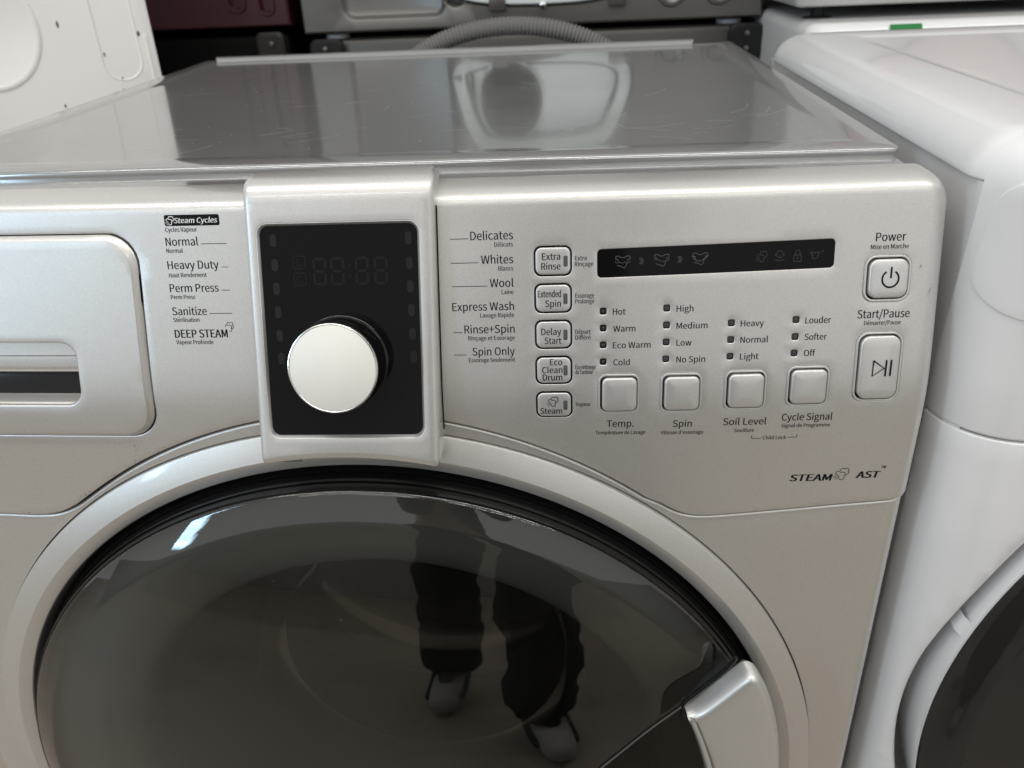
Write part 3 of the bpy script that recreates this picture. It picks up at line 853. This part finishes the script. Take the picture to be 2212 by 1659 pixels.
KX, KZ = -4.2, -87.6
kn = Vector((0, -1, PK)).normalized(); ke = Vector((1, 0, 0)); ku = ke.cross(kn) * -1
if ku.z < 0: ku = -ku
kc = SPOD(KX, KZ, GW)
def kring(r, h, n=72, ridge=0.0):
    return [tuple(kc + kn * h + (ke * math.cos(2 * math.pi * i / n) + ku * math.sin(2 * math.pi * i / n)) * (r + (ridge if i % 2 else 0))) for i in range(n)]
mb = MB()
mb.strips([kring(27.6, .1, 144), kring(27.6, .9, 144), kring(27.0, 1.4, 144), kring(26.3, 1.6, 144), kring(26.2, 2.4, 144, .0), kring(26.1, 3.0, 144, -.35), kring(25.6, 20.0, 144, -.35), kring(25.6, 20.6, 144), kring(25.0, 21.0, 144)], cap_last=True)
KNOB = mb.build('control_dial', BLACK_GLOSS, W, smooth=30)
mb = MB(); mb.strips([kring(25.7, 20.6), kring(26.0, 21.0), kring(26.0, 21.6), kring(25.7, 22.1), kring(25.2, 22.25), kring(24.8, 22.0), kring(24.6, 21.6)])
mb.build('dial_rim', CHROME, KNOB)
mb = MB(); mb.strips([kring(24.75, 21.3), kring(24.7, 21.8), kring(24.4, 22.0)], cap_last=True)
mb.build('dial_face', KNOBFACE, KNOB, smooth=60)

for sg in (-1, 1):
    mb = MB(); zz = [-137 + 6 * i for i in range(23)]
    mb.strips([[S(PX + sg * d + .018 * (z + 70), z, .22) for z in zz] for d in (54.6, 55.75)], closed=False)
    mb.build('pod_gap_line', GAP, POD, smooth=0)  # flat black strip painting the shaded gap along the pod's side

# ---- round door: bezel ring, black frame, smoked glass, handle, bowl and drum behind
mb = MB()
mb.lathe([(317.9, 16), (317.9, 2.8), (317.5, 1.9), (316.8, 1.4), (303.2, -3.1), (302.2, -3.5), (301.2, -3.4), (293.2, -.6), (292.5, .1), (292.1, 1.2), (288.0, 34)], CX, CZ, 220)
mb.build('door_ring', SILVER, W, smooth=24)
DOOR = None
mb = MB()
mb.lathe([(289.5, 36), (288.3, 12), (287.4, 3.0), (286.6, 1.2), (285.9, 2.0), (285.6, -6.5), (285.2, -7.4), (284.4, -7.0), (284.1, -12.6), (283.6, -13.6), (282.4, -13.8), (280.5, -12.5), (279.5, -6)], CX, CZ, 220)
DOOR = mb.build('door', BLACK_GLOSS, W, smooth=24)
SAG = 30.0
def gd(x, z):
    r = math.hypot(x - CX, z - CZ); return -23.0 - SAG * (1 - (min(r, 266.5) / 266.5) ** 2)
prof = [(282.6, -10), (282.6, -13.4), (281.9, -14.6), (280.8, -15.5), (268.2, -22.0), (266.6, -22.9), (264.8, -23.6)]
prof += [(r, -23.0 - SAG * (1 - (r / 266.5) ** 2)) for r in [262 - 262 * i / 44 for i in range(44)]] + [(.5, -53.0)]
mb = MB(); mb.lathe(prof, CX, CZ, 200); mb.build('door_glass', DOOR_GLASS, DOOR, smooth=60)
mb = MB()
mb.lathe([(279, -6), (270, -3), (230, -.5), (220, 1), (213, 4), (208, 9), (205, 17), (203, 30)], CX, CZ, 160); mb.build('inner_tray', TRAY, DOOR, smooth=40)
mb = MB()
mb.lathe([(202, 20), (200, 28), (192, 55), (176, 96), (160, 122), (146, 132), (134, 135), (128, 134.5), (124, 131), (0.5, 128)], CX, CZ, 140); mb.build('door_bowl', BOWL_GLASS, DOOR, smooth=40)
mb = MB()
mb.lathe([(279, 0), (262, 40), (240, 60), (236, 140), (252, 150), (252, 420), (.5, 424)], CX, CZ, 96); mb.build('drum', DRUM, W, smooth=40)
# handle
hp = [(206.1, -343.2), (214.2, -339.6), (226.9, -324.7), (238.6, -309.6), (243.6, -304.4), (248.6, -304.2), (252.8, -308.5), (259.5, -323.4), (266.3, -346.5), (270.3, -365.6), (273.4, -390.4), (275.5, -420), (276, -455), (274.5, -500), (268, -545), (258, -580), (246, -604), (238, -600), (222, -572), (227, -520), (231, -470), (230, -430), (221.3, -392.1), (214.0, -366.3), (208.0, -350)]
hp = smoothpts(hp + [hp[0]], 3)[:-1]
HXF = 4.6
def hl(o, y): return [(p[0], y, p[1]) for p in offset(hp, -o)]
facet = lambda p: -40.0 - 1.8 * min(1, max(0, (p[0] - 208) / 60))
mb = MB()
offset3 = lambda L: [(q[0], 0, q[1]) for q in offset([(p[0], p[2]) for p in L], -7)]
back = [(p[0] - 1.4, -24.5, p[1] - .2) for p in hp]
mb.strips([[(p[0], -16, p[2]) for p in offset3(back)], back, hl(-.1, -32.0), hl(.2, -35.2), hl(.9, -37.3), hl(1.9, -38.8), hl(3.3, -39.7), hl(5.0, -40.0)], cap_last=False)
mb.strips([[(p[0], -16, p[2]) for p in offset3(back)]], cap_last=True)
inner = offset(hp, -5.0)
sheet(mb, inner, [], 8, lambda x, z, w=0: Vector((x, -40.0 + .9 * max(0, 1 - (x - 206 - (z + 342) * -.45) / 10) * 2.2, z)))
mb.build('door_handle', SILVER_BUTTON, DOOR, smooth=32)
# dark finger recess beside the handle with its fine bright edge
edge = smoothpts([(146, -640), (141, -560), (138, -480), (139, -430), (142, -404), (147.5, -393.5), (156, -385.0), (181.2, -360.5), (206.0, -341.5)], 2)
fr = edge + [(222, -400), (230, -455), (224, -560), (205, -640)]
mb = MB(); sheet(mb, densify(fr, 8) if area2(fr) > 0 else densify(fr[::-1], 8), [], 10, lambda x, z, w=0: Vector((x, gd(x, z) - .7, z)))
mb.build('finger_recess', glass_mat('recess_and_shadow_glass', (.42, .42, .41), refl=.8), DOOR, smooth=60)
mb = MB(); mb.tube([(x, gd(x, z) - .9, z) for x, z in edge], .7, 6); mb.build('recess_edge', GREY_STEEL, DOOR)
up_ = smoothpts([(189, -349), (190, -331), (196, -322), (214, -313), (230, -301), (236.5, -300), (236.5, -305), (224, -321.5), (205, -337.5), (195, -346)], 2)
mb = MB(); sheet(mb, densify(up_ if area2(up_) > 0 else up_[::-1], 6), [], 8, lambda x, z, w=0: Vector((x, gd(x, z) - .6, z)))
mb.build('handle_shadow', bpy.data.materials['recess_and_shadow_glass'], DOOR, smooth=60)  # dark tinted sheet painting the shadow above the handle
mb = MB(); mb.tube([(x, gd(x, z) - .8, z) for x, z in smoothpts([(203.5, -352), (204.2, -342), (207, -338.6), (225, -323.2), (236.5, -307.0), (238, -302)], 2)], 1.3, 8)
mb.build('handle_seal', BLACK_GLOSS, DOOR)

mb = MB()
for k in range(26):
    a = rnd.uniform(0, 6.28); r = 255 * math.sqrt(rnd.random()); x = CX + r * math.cos(a); z = CZ + r * math.sin(a)
    disc(mb, x, z, rnd.uniform(.12, .3), lambda x, z, w: Vector((x, gd(x, z) - .35, z)), 0, 6)
mb.build('dust_specks', SCRATCH, DOOR, smooth=0)['kind'] = 'stuff'

# ------------------------------------------------------------------ corrugated drain hose behind the washer
mb = MB()
import math as _m
hy = 838.0
path = []
for i in range(181):
    a = math.radians(168 - 156 * i / 180)
    path.append((50 + 178 * math.cos(a) * 1.05, hy, -92 + 112 * math.sin(a)))
loops_r = [13.4 if i % 2 else 10.9 for i in range(len(path))]
mb.tube(path, loops_r, 14)
tag(mb.build('drain_hose', HOSE, None, smooth=30), 'grey corrugated drain hose arching up behind the silver washer', 'hose')

# ------------------------------------------------------------------ background machines
def rot_about(root, ang): root.rotation_euler = (0, ang, 0)
# grey machine standing directly behind, lower of its stack
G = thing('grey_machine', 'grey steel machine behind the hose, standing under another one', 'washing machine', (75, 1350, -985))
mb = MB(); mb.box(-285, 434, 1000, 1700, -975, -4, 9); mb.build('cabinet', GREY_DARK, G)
for x0, x1 in ((-287, -232), (384, 438)):
    mb = MB(); lp = rrect((x0 + x1) / 2, -34, x1 - x0, 64, 12, 5)
    mb.strips([[(x, 1002, z) for x, z in lp], [(x, 990, z) for x, z in lp], [(x, 986, z) for x, z in offset(lp, -4)]], cap_last=True)
    b = mb.build('corner_bracket', BLACK, G)
    for dz in (-16, -38):
        mb = MB(); mb.tube([((x0 + x1) / 2, 986, dz), ((x0 + x1) / 2, 981.5, dz), ((x0 + x1) / 2, 980.5, dz)], [4.2, 4.0, 1.5], 8); mb.build('screw', GREY_STEEL, b)
# dryer stacked on it
U = thing('stacked_dryer', 'grey steel dryer back with white oval duct port, stacked above the hose', 'dryer', (70, 1350, 8))
mb = MB()
def SB2(x, z, w=0.0): return Vector((x, 1000 - w, z))
port = lambda o: smoothpts2(o)
pp = [(-66, 75), (-56, 52), (-28, 40), (20, 33), (93, 31), (170, 33), (214, 44), (236, 68), (236, 95), (222, 130), (206, 158), (185, 176), (90, 182), (-20, 178), (-44, 150), (-60, 105)]
pp = smoothpts(pp + [pp[0]], 3)[:-1]
rec1 = rrect(-145, 110, 172, 176, 22, 5)
slot1 = rrect(-46, 90, 42, 112, 20, 5)
outl = densify([(-292, 9), (431, 9), (431, 900), (-292, 900)], 40)
sheet(mb, outl, [pp, rec1, slot1], 40, SB2)
for lp in (rec1, slot1):
    mb.strips([lift(lp, SB2, 0), lift(offset(lp, -3), SB2, -2), lift(offset(lp, -7), SB2, -9), lift(offset(lp, -10), SB2, -11)], cap_last=True)
mb.strips([lift(pp, SB2, 0), lift(offset(pp, -3), SB2, -3), lift(offset(pp, -4), SB2, -34)])
mb.strips([lift(outl, SB2, 0), lift(offset(outl, 3), SB2, -3), lift(offset(outl, 3), SB2, -700)])
for cx in (293, 366):
    mb.strips([lift(arc(cx, 48, r, 0, 360, 20)[:-1], SB2, w) for r, w in ((24, 0), (22, 2.6), (17, 3), (14, 1), (11, 0))])
UC = mb.build('cabinet', GREY_STEEL, U)
mb = MB()
o1 = offset(pp, -5); o2 = offset(pp, -24)
mb.strips([lift(o1, SB2, -12), lift(o1, SB2, 2), lift(offset(pp, -7), SB2, 4), lift(offset(pp, -22), SB2, 4), lift(o2, SB2, 2), lift(o2, SB2, -12)])
mb.build('port_rim', PORT_WHITE, U)
mb = MB(); o3 = offset(pp, -30)
hole = [(34 + 57 * math.cos(2 * math.pi * i / 40), 108 + 57 * math.sin(2 * math.pi * i / 40)) for i in range(40)]
sheet(mb, o3 if area2(o3) > 0 else o3[::-1], [hole], 12, lambda x, z, w=0: SB2(x, z, -8 + w))
mb.strips([lift(hole, lambda x, z, w: SB2(x, z, w), -8), lift(offset(hole, -3), SB2, -4), lift(offset(hole, -5), SB2, -4), lift(offset(hole, -6), SB2, -60)])
mb.build('duct_plate', PORT_WHITE, U)
mb = MB(); mb.strips([lift(offset(pp, -4), SB2, -20)], cap_last=True); mb.build('port_back', GAP, U)
for x0 in (8, 196):
    mb = MB(); mb.box(x0, x0 + 26, 992, 999, 29, 62, 2); mb.build('port_tab', GREY_STEEL, U)
mb = MB(); mb.tube([(93, 996, 36), (93, 989, 36), (93, 987.5, 36)], [5, 5, 2], 8); mb.build('screw', CHROME, U)
for x in (-250, 390):
    mb = MB(); mb.tube([(x, 1040, -4), (x, 1040, 2), (x, 1040, 3), (x, 1040, 9)], [20, 20, 9, 9], 12); mb.build('levelling_foot', PORT_WHITE, U)
# maroon machine, upper left
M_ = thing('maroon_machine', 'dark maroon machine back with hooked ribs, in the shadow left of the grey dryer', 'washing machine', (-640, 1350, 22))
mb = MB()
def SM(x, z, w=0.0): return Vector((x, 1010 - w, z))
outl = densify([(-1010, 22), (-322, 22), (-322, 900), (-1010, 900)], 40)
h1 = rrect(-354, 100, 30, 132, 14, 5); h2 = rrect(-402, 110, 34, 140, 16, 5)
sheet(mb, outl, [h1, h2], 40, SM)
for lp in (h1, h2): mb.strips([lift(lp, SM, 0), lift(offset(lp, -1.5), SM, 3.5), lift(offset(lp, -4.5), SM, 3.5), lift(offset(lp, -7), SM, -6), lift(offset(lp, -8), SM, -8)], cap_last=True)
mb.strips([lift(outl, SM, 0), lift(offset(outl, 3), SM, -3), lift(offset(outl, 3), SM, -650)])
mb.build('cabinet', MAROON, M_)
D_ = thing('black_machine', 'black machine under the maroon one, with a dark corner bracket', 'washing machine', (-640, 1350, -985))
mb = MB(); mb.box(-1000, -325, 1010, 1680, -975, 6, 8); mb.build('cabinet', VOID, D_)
mb = MB(); lp = rrect(-354, -14, 46, 50, 10, 5)
mb.strips([[(x, 1012, z) for x, z in lp], [(x, 1000, z) for x, z in lp], [(x, 997, z) for x, z in offset(lp, -4)]], cap_last=True); b = mb.build('corner_bracket', mat('black_bracket', (.018, .018, .017), rough=.5), D_)
mb = MB(); mb.tube([(-350, 998, -6), (-350, 992, -6), (-350, 991, -6)], [4, 4, 1.5], 8); mb.build('screw', GREY_STEEL, b)

# white machine on the left, its back turned to us
V = thing('white_machine', 'worn white machine back with embossed ribs, at the far left', 'washing machine', (-800, 1150, -985))
VA = math.radians(28)
def SV(x, z, w=0.0):      # the back is turned towards the aisle
    q = -455 - x
    return Vector((-455 - q * math.cos(VA) + math.sin(VA) * w, 800 - q * math.sin(VA) - math.cos(VA) * w, z))
outl = densify([(-1142, -985), (-455, -985), (-455, 880), (-1142, 880)], 40)
bigc = [(-662 + 70 * math.cos(2 * math.pi * i / 48), 50 + 77 * math.sin(2 * math.pi * i / 48)) for i in range(48)]
slt = rrect(-501, 66, 54, 186, 26.5, 8)
mb = MB(); sheet(mb, outl, [bigc, slt], 60, SV)
mb.strips([lift(bigc, SV, 0), lift(offset(bigc, -2), SV, 1.6), lift(offset(bigc, -5), SV, 2.2), lift(offset(bigc, -8), SV, 1.6), lift(offset(bigc, -11), SV, 0)], cap_last=True)
mb.strips([lift(slt, SV, 0), lift(offset(slt, -.8), SV, .9), lift(offset(slt, -2), SV, .6), lift(offset(slt, -3), SV, -.6)], cap_last=True)
mb.strips([lift(outl, SV, 0), lift(offset(outl, 1.2), SV, -.6), lift(offset(outl, 1.6), SV, -2), lift(offset(outl, 1.6), SV, -700)])
VC = mb.build('cabinet', WHITE_OLD, V)
mb = MB(); lp = rrect(-464, -30, 4.4, 124, 2.1, 4); mb.strips([lift(lp, SV, -.2), lift(lp, SV, .8), lift(offset(lp, -.8), SV, 1.4)], cap_last=True); mb.build('edge_bead', WHITE_OLD, V)
mb = MB()
for x, z, w, h in ((-570, 52, 1.5, 5), (-522, 10, 1, 3), (-506, -24, 1.1, 3.4), (-508, -38, .9, 2), (-472, 33, 2.0, 4), (-588, -52, 1.2, 3)): disc(mb, x, z, w, SV, .25, 6, rz=h)
mb.build('chipped_paint', DIRT, V, smooth=0)

# ------------------------------------------------------------------ white front loader on the right
R_ = thing('white_washer', 'glossy white front loading washer with dark round door, right of the silver one', 'washing machine', (703, 290, -985))
WX0, WR = 357.5, 45.0
def SW(s, z, w=0.0):
    """s runs along the outline: negative on the left side going back, 0..70.7 round the corner, then along the front"""
    L = WR * math.pi / 2
    if s <= 0: return Vector((WX0 - w, WR - s, z))
    if s < L:
        t = s / WR; return Vector((WX0 + WR - (WR + w) * math.cos(t), WR - (WR + w) * math.sin(t), z))
    return Vector((WX0 + WR + (s - L), -w, z))
def s_of_x(x):
    if x >= WX0 + WR: return WR * math.pi / 2 + x - WX0 - WR
    return WR * math.acos(max(0, min(1, (WX0 + WR - x) / WR)))
mb = MB()
cyl = lambda o, z: [(x, y, z) for x, y in rrect(703, 287.5, 686 + 2 * o, 575 + 2 * o, WR + o, 14)]
side_ = [SW(s, z) for z in (0, 1) for s in (0,)]
mb.strips([[SW(s, z, -.6 if s > -20 else 0) for s in (-527, -300, -150, -25, -8, 0, 6, 12, 18, 24, 30)] for z in (-975, -600, -148, -2)], closed=False)
mb.box(1040, 1046, 46, 572, -975, -2); mb.box(WX0, 1046, 570, 574, -975, -2)
mb.build('cabinet', WHITE, R_)
slist = [2.0, 3] + [5 + 5 * i for i in range(14)] + [80 + 60 * i for i in range(11)]
mb = MB()
def s0(s, z): return max(s, 2.0 + 13.0 * min(1, max(0, (z + 110) / 110.0)) + max(0, s - 2) * .0)
wz = [(-147.3, -3), (-147.2, .6), (-146.6, 1.1), (-145.6, 1.3), (-110, 1.5), (-70, 2.6), (-30, 4.4), (-3, 6.5), (4, 6.6), (11, 5.0), (17, 1.6), (21.5, -3.0), (24.6, -9), (26, -17), (26.2, -34)]
mb.strips([[SW(s0(s, z), z, w) for s in slist] for z, w in wz], closed=False)
mb.strips([[SW(s0(2, z), z, w - d) for z, w in wz[2:]] for d in (0, 12)], closed=False)
mb.build('control_panel', WHITE, R_)
# control pod at the corner
mod = smoothpts([(300, 10), (60, 10), (40, 8), (27, 0), (22, -14), (18, -40), (17, -52), (21, -60), (34, -68), (48, -71), (70, -72), (300, -72), (300, 10)], 2)[:-1]
mb = MB(); mo = densify(mod[::-1] if area2(mod) < 0 else mod, 5)
def pw(z):
    for (a, c), (b, d) in zip(wz[3:], wz[4:]):
        if a <= z <= b: return c + (d - c) * (z - a) / (b - a)
    return 1.3
SWM = lambda s, z, w=0: SW(s, z, pw(z) + w)
sheet(mb, offset(mo, -1.0), [], 5, SWM, 1.0)
mb.strips([lift(offset(mo, -1.0), SWM, 1.0), lift(offset(mo, -.4), SWM, .9), lift(mo, SWM, .4), lift(mo, SWM, -1)])
mb.build('control_cover', WHITE, R_)
# front with the door recess
DX, DZ = 697.0, -388.0
def hs(r, n=160): return [(s_of_x(DX + r * math.cos(2 * math.pi * i / n)), DZ + r * math.sin(2 * math.pi * i / n)) for i in range(n)]
mb = MB()
ow = [(2.0, z) for z in range(-960, -150, 12)][::-1] + [(2.0, -960)] + [(30 * i, -960) for i in range(1, 24)] + [(700, -900 + 50 * i) for i in range(15)] + [(s, -150.2) for s in slist[::-1] if s < 690]
if area2(ow) < 0: ow = ow[::-1]
h0 = hs(328)
sheet(mb, ow, [h0], 10, SW, 1.3)
mb.strips([[SW(s, z, w) for s in slist] for z, w in ((-150.2, 1.3), (-149.6, 1.1), (-149.2, .4), (-149.2, -3))], closed=False)
ring = [[SW(s, z, 1.3) for s, z in h0]]
c0 = ring[0]
def blend(r, y, t): return [(DX + r * math.cos(2 * math.pi * i / 160), y * t + (1 - t) * (c0[i].y + y * .0), DZ + r * math.sin(2 * math.pi * i / 160)) for i in range(160)]
ring += [blend(326.5, 9, .1), blend(325, 14, .35), blend(323.5, 20, .7), blend(322, 28, 1), blend(321, 40, 1), blend(320, 56, 1), blend(300, 60, 1)]
mb.strips(ring)
mb.build('front_panel', WHITE, R_, smooth=50)
mb = MB(); mb.lathe([(306, 58), (311, 40), (314.5, 10), (316, -2), (315.6, -5), (313, -7)], DX, DZ, 160); WD = mb.build('door', WHITE, R_, smooth=40)
mb = MB(); mb.lathe([(315.2, -6.5), (316.5, -8), (316, -10.5), (313, -13), (296, -20), (292.5, -21), (291, -22.4)] + [(289 - 289 * i / 14, -22.6 - 22 * (1 - ((289 - 289 * i / 14) / 289) ** 2)) for i in range(14)] + [(.5, -44.6)], DX, DZ, 180)
mb.build('door_glass', mat('dark_door_glass', (.022, .019, .018), rough=.06, spec=.5), WD, smooth=20)
mb = MB(); mb.lathe([(312.5, 40), (317.5, 20), (320.5, 24), (318, 40)], DX, DZ, 24, 138, 153); mb.build('hinge_slot', GAP, R_)
mb = MB(); mb.lathe([(312, 30), (318.2, 14), (318.4, 4), (316.5, -1), (312, -1)], DX, DZ, 6, 162, 164.4); mb.build('door_catch', WHITE, WD)
# lid
mb = MB()
lid = lambda o, z: [(x, y, z) for x, y in rrect(703, 299, 698 - 2 * o, 564 - 2 * o, max(40 - o * .8, 12), 12)]
prof = [(6, -2.4), (1.2, -2.2), (.2, -1.4), (0, 0)] + [(28 * (1 - math.cos(math.radians(a))), 26 * math.sin(math.radians(a)) - 1) for a in range(15, 91, 15)] + [(66, 25), (70, 24.6), (74, 23.6), (80, 23.3)]
mb.strips([lid(o, z) for o, z in prof], cap_last=True)
mb.build('lid', WHITE, R_, smooth=50)

# white machine behind it with a green tape, and the base of another stacked on top
B_ = thing('white_machine', 'white machine lid behind the glossy washer, marked with green tape', 'washing machine', (780, 1050, -985))
mb = MB()
lp = lambda o, z: [(x, y, z) for x, y in rrect(785, 1050, 700 - 2 * o, 660 - 2 * o, 30 - o * .5, 8)]
mb.strips([lp(0, -975), lp(0, 0), lp(1.5, 7), lp(5, 12.5), lp(11, 16), lp(20, 17.2)], cap_first=True, cap_last=True)
BC = mb.build('cabinet', WHITE, B_, smooth=50)
mb = MB(); mb.strips([[(x, y, z + .35) for x in (535, 546, 560, 574)] for y, z in ((718.4, 1), (719, 5), (720.2, 9), (721.6, 11.5), (724, 13.6))], closed=False)
tag(mb.build('green_tape', GREEN, None), 'strip of green tape stuck on the edge of the white lid', 'tape')
T_ = thing('stacked_machine', 'grey white base of a machine stacked above the white lid at the top right', 'dryer', (790, 1110, 33))
mb = MB(); mb.box(428, 1140, 775, 1450, 33, 880, 7); mb.build('cabinet', mat('grey_white_enamel', (.46, .46, .44), rough=.35, coat=.4, wear=.3, wear_scale=8), T_)
mb = MB(); mb.lathe([(150, 772), (150, 765), (142, 761), (120, 761), (112, 769), (112, 773)], 640, 200, 64); mb.build('door_ring', mat('pale_rose_plastic', (.45, .36, .36), rough=.4), T_)
for x in (470, 1110):
    mb = MB(); mb.tube([(x, 820, 15), (x, 820, 18), (x, 820, 19), (x, 820, 35)], [20, 20, 9, 9], 12); mb.build('levelling_foot', BLACK, T_)

# ------------------------------------------------------------------ the aisle: an added low white block, unseen, standing in for the appliances opposite, and the person taking the picture
mb = MB(); mb.box(-4000, 4000, -1950, -1850, -985, -150, 4); struct(mb.build('aisle_stand_in', mat('white_stand_in', (.62, .62, .60), rough=.5, wear=.15, wear_scale=2)))
BACK = .11
def skin_mesh(name, chains, material, parent, levels=2, root=0, folds=0.0):
    """chains: lists of (x, y, z, radius) in metres above the floor; equal points join"""
    vs = []; es = []; rs = []; idx = {}
    for ch in chains:
        prev = None
        for x, y, z, r in ch:
            y -= BACK * min(1, max(0, (-.52 - y) / .10)) if z > .6 else BACK
            k = (round(x, 4), round(y, 4), round(z, 4))
            if k not in idx: idx[k] = len(vs); vs.append((x, y, z)); rs.append(r)
            if prev is not None and prev != idx[k]: es.append((prev, idx[k]))
            prev = idx[k]
    me = bpy.data.meshes.new(name); me.from_pydata(vs, es, []); me.update()
    o = bpy.data.objects.new(name, me); COL.objects.link(o)
    sk = o.modifiers.new('skin', 'SKIN'); sk.use_smooth_shade = True
    for v, r in zip(me.skin_vertices[0].data, rs): v.radius = (r, r); v.use_root = False
    me.skin_vertices[0].data[root].use_root = True
    sb = o.modifiers.new('sub', 'SUBSURF'); sb.levels = sb.render_levels = levels
    dg = bpy.context.evaluated_depsgraph_get(); dg.update()
    m2 = bpy.data.meshes.new_from_object(o.evaluated_get(dg))
    o.modifiers.clear(); o.data = m2; m2.materials.clear(); m2.materials.append(material)
    if folds:
        from mathutils import noise
        nv = [v.normal.copy() for v in m2.vertices]
        for v, n in zip(m2.vertices, nv):
            c = v.co; f = noise.noise(Vector((c.x * 9, c.y * 9, c.z * 14))) + .6 * noise.noise(Vector((c.x * 20, c.y * 20, c.z * 34)))
            v.co = c + n * f * folds
    for p in m2.polygons: p.use_smooth = True
    attach(o, parent); return o
SKINM = mat('skin', (.42, .27, .20), rough=.5)
CLOTH = mat('black_trouser_cloth', (.022, .023, .025), rough=.9, bump=.4, bump_scale=40)
JACK = mat('dark_jacket', (.03, .034, .04), rough=.85, bump=.4, bump_scale=30)
SHOE = mat('pale_shoe', (.42, .40, .36), rough=.6)
HAIR = mat('dark_hair', (.02, .016, .013), rough=.7)
PER = thing('person', 'person in black trousers and pale shoes, standing mirrored in the smoked round door', 'person', (100, -910, -985))
hip = (.10, -.80, .93); nk = (.11, -.77, 1.44)
kR = (.20, -.66, .50); aR = (.205, -.64, .09); kL = (.00, -.84, .50); aL = (-.02, -.90, .09)
body = [[(*hip, .11), (.10, -.80, 1.12, .105), (.105, -.785, 1.30, .115), (*nk, .06), (.115, -.75, 1.53, .052), (.12, -.735, 1.62, .088), (.12, -.72, 1.70, .078), (.12, -.725, 1.745, .04)],
        [(*hip, .11), (.185, -.78, .86, .085), (*kR, .056), (*aR, .04), (.215, -.55, .04, .032)],
        [(*hip, .11), (.02, -.815, .86, .085), (*kL, .056), (*aL, .04), (-.03, -.80, .04, .032)],
        [(*nk, .06), (.27, -.77, 1.39, .05), (.34, -.68, 1.17, .04), (.215, -.50, 1.10, .027), (.195, -.485, 1.10, .024)],
        [(*nk, .06), (-.02, -.80, 1.39, .05), (.00, -.70, 1.17, .04), (.035, -.50, 1.10, .027), (.055, -.485, 1.10, .024)]]
for sx, hx in ((1, .195), (-1, .055)):
    for k, (dz, l) in enumerate(((.03, .045), (.012, .05), (-.006, .046), (-.022, .038))):
        body.append([(hx, -.485, 1.10, .024), (hx - sx * .012, -.478, 1.10 + dz, .0085), (hx - sx * .026, -.474, 1.10 + dz * 1.1, .008), (hx - sx * l, -.478, 1.10 + dz * 1.15, .0065)])
    body.append([(hx, -.485, 1.10, .024), (hx - sx * .002, -.51, 1.118, .010), (hx - sx * .02, -.505, 1.128, .0085)])
skin_mesh('body', body, SKINM, PER)
skin_mesh('trousers', [[(hip[0], hip[1], hip[2] + .07, .14), (*hip, .145), (.19, -.78, .84, .108), (.205, -.68, .58, .09), (.20, -.655, .42, .098), (.21, -.645, .28, .09), (.203, -.65, .16, .10), (.208, -.645, .075, .092)],
                       [(*hip, .145), (.015, -.815, .84, .108), (.00, -.84, .58, .09), (-.015, -.87, .42, .096), (-.012, -.90, .28, .088), (-.025, -.90, .16, .10), (-.02, -.90, .075, .09)]], CLOTH, PER, levels=3, root=1, folds=.022)
skin_mesh('jacket', [[(.13, -.83, .97, .14), (.14, -.83, 1.12, .135), (.14, -.82, 1.30, .135), (.13, -.80, 1.42, .085), (.112, -.765, 1.47, .068)],
                     [(.13, -.80, 1.42, .085), (.27, -.77, 1.385, .075), (.345, -.685, 1.17, .06), (.225, -.515, 1.10, .043)],
                     [(.13, -.80, 1.42, .085), (-.02, -.80, 1.385, .07), (.0, -.70, 1.17, .055), (.03, -.515, 1.10, .043)]], JACK, PER, levels=3, root=1, folds=.014)
SHOE_DARK = mat('dark_shoe_panel', (.03, .03, .032), rough=.6)
for ax, ay, fx, fy in ((.205, -.665, .225, -.53), (-.02, -.92, -.045, -.785)):
    dx, dy = fx - ax, fy - ay
    skin_mesh('shoe', [[(ax - dx * .3, ay - dy * .3, .05, .045), (ax, ay, .062, .052), (ax + dx * .5, ay + dy * .5, .055, .05), (fx, fy, .042, .046), (fx + dx * .38, fy + dy * .38, .036, .036)]], SHOE, PER)
    skin_mesh('shoe_tongue', [[(ax + dx * .1, ay + dy * .1, .105, .03), (ax + dx * .55, ay + dy * .55, .088, .028), (ax + dx * .85, ay + dy * .85, .068, .024)]], SHOE_DARK, PER)
    for sg in (-1, 1):
        skin_mesh('shoe_panel', [[(ax + sg * .044, ay + .01, .085, .014), (ax + dx * .5 + sg * .047, ay + dy * .5, .05, .013), (fx + sg * .043, fy, .045, .012)]], SHOE_DARK, PER)
skin_mesh('hair', [[(.12, -.745, 1.665, .088), (.12, -.735, 1.715, .088), (.12, -.735, 1.75, .06)]], HAIR, PER)
for sx in (-1, 1):
    skin_mesh('ear', [[(.12 + sx * .088, -.735, 1.63, .016), (.12 + sx * .09, -.737, 1.655, .014)]], SKINM, PER)
    skin_mesh('eye', [[(.12 + sx * .03, -.652, 1.655, .010), (.12 + sx * .031, -.6515, 1.655, .009)]], mat('eye_white', (.5, .5, .48), rough=.2), PER)
skin_mesh('nose', [[(.12, -.655, 1.655, .008), (.12, -.642, 1.63, .011), (.12, -.638, 1.62, .013)]], SKINM, PER)
skin_mesh('mouth', [[(.098, -.652, 1.583, .006), (.12, -.645, 1.585, .008), (.142, -.652, 1.583, .006)]], mat('lips', (.35, .14, .12), rough=.5), PER)
mb = MB(); mb.box(52, 200, -466, -458, 88, 162, 3.5)
tag(mb.build('phone', BLACK_GLOSS), 'black phone held up in both hands in front of the washer', 'phone')
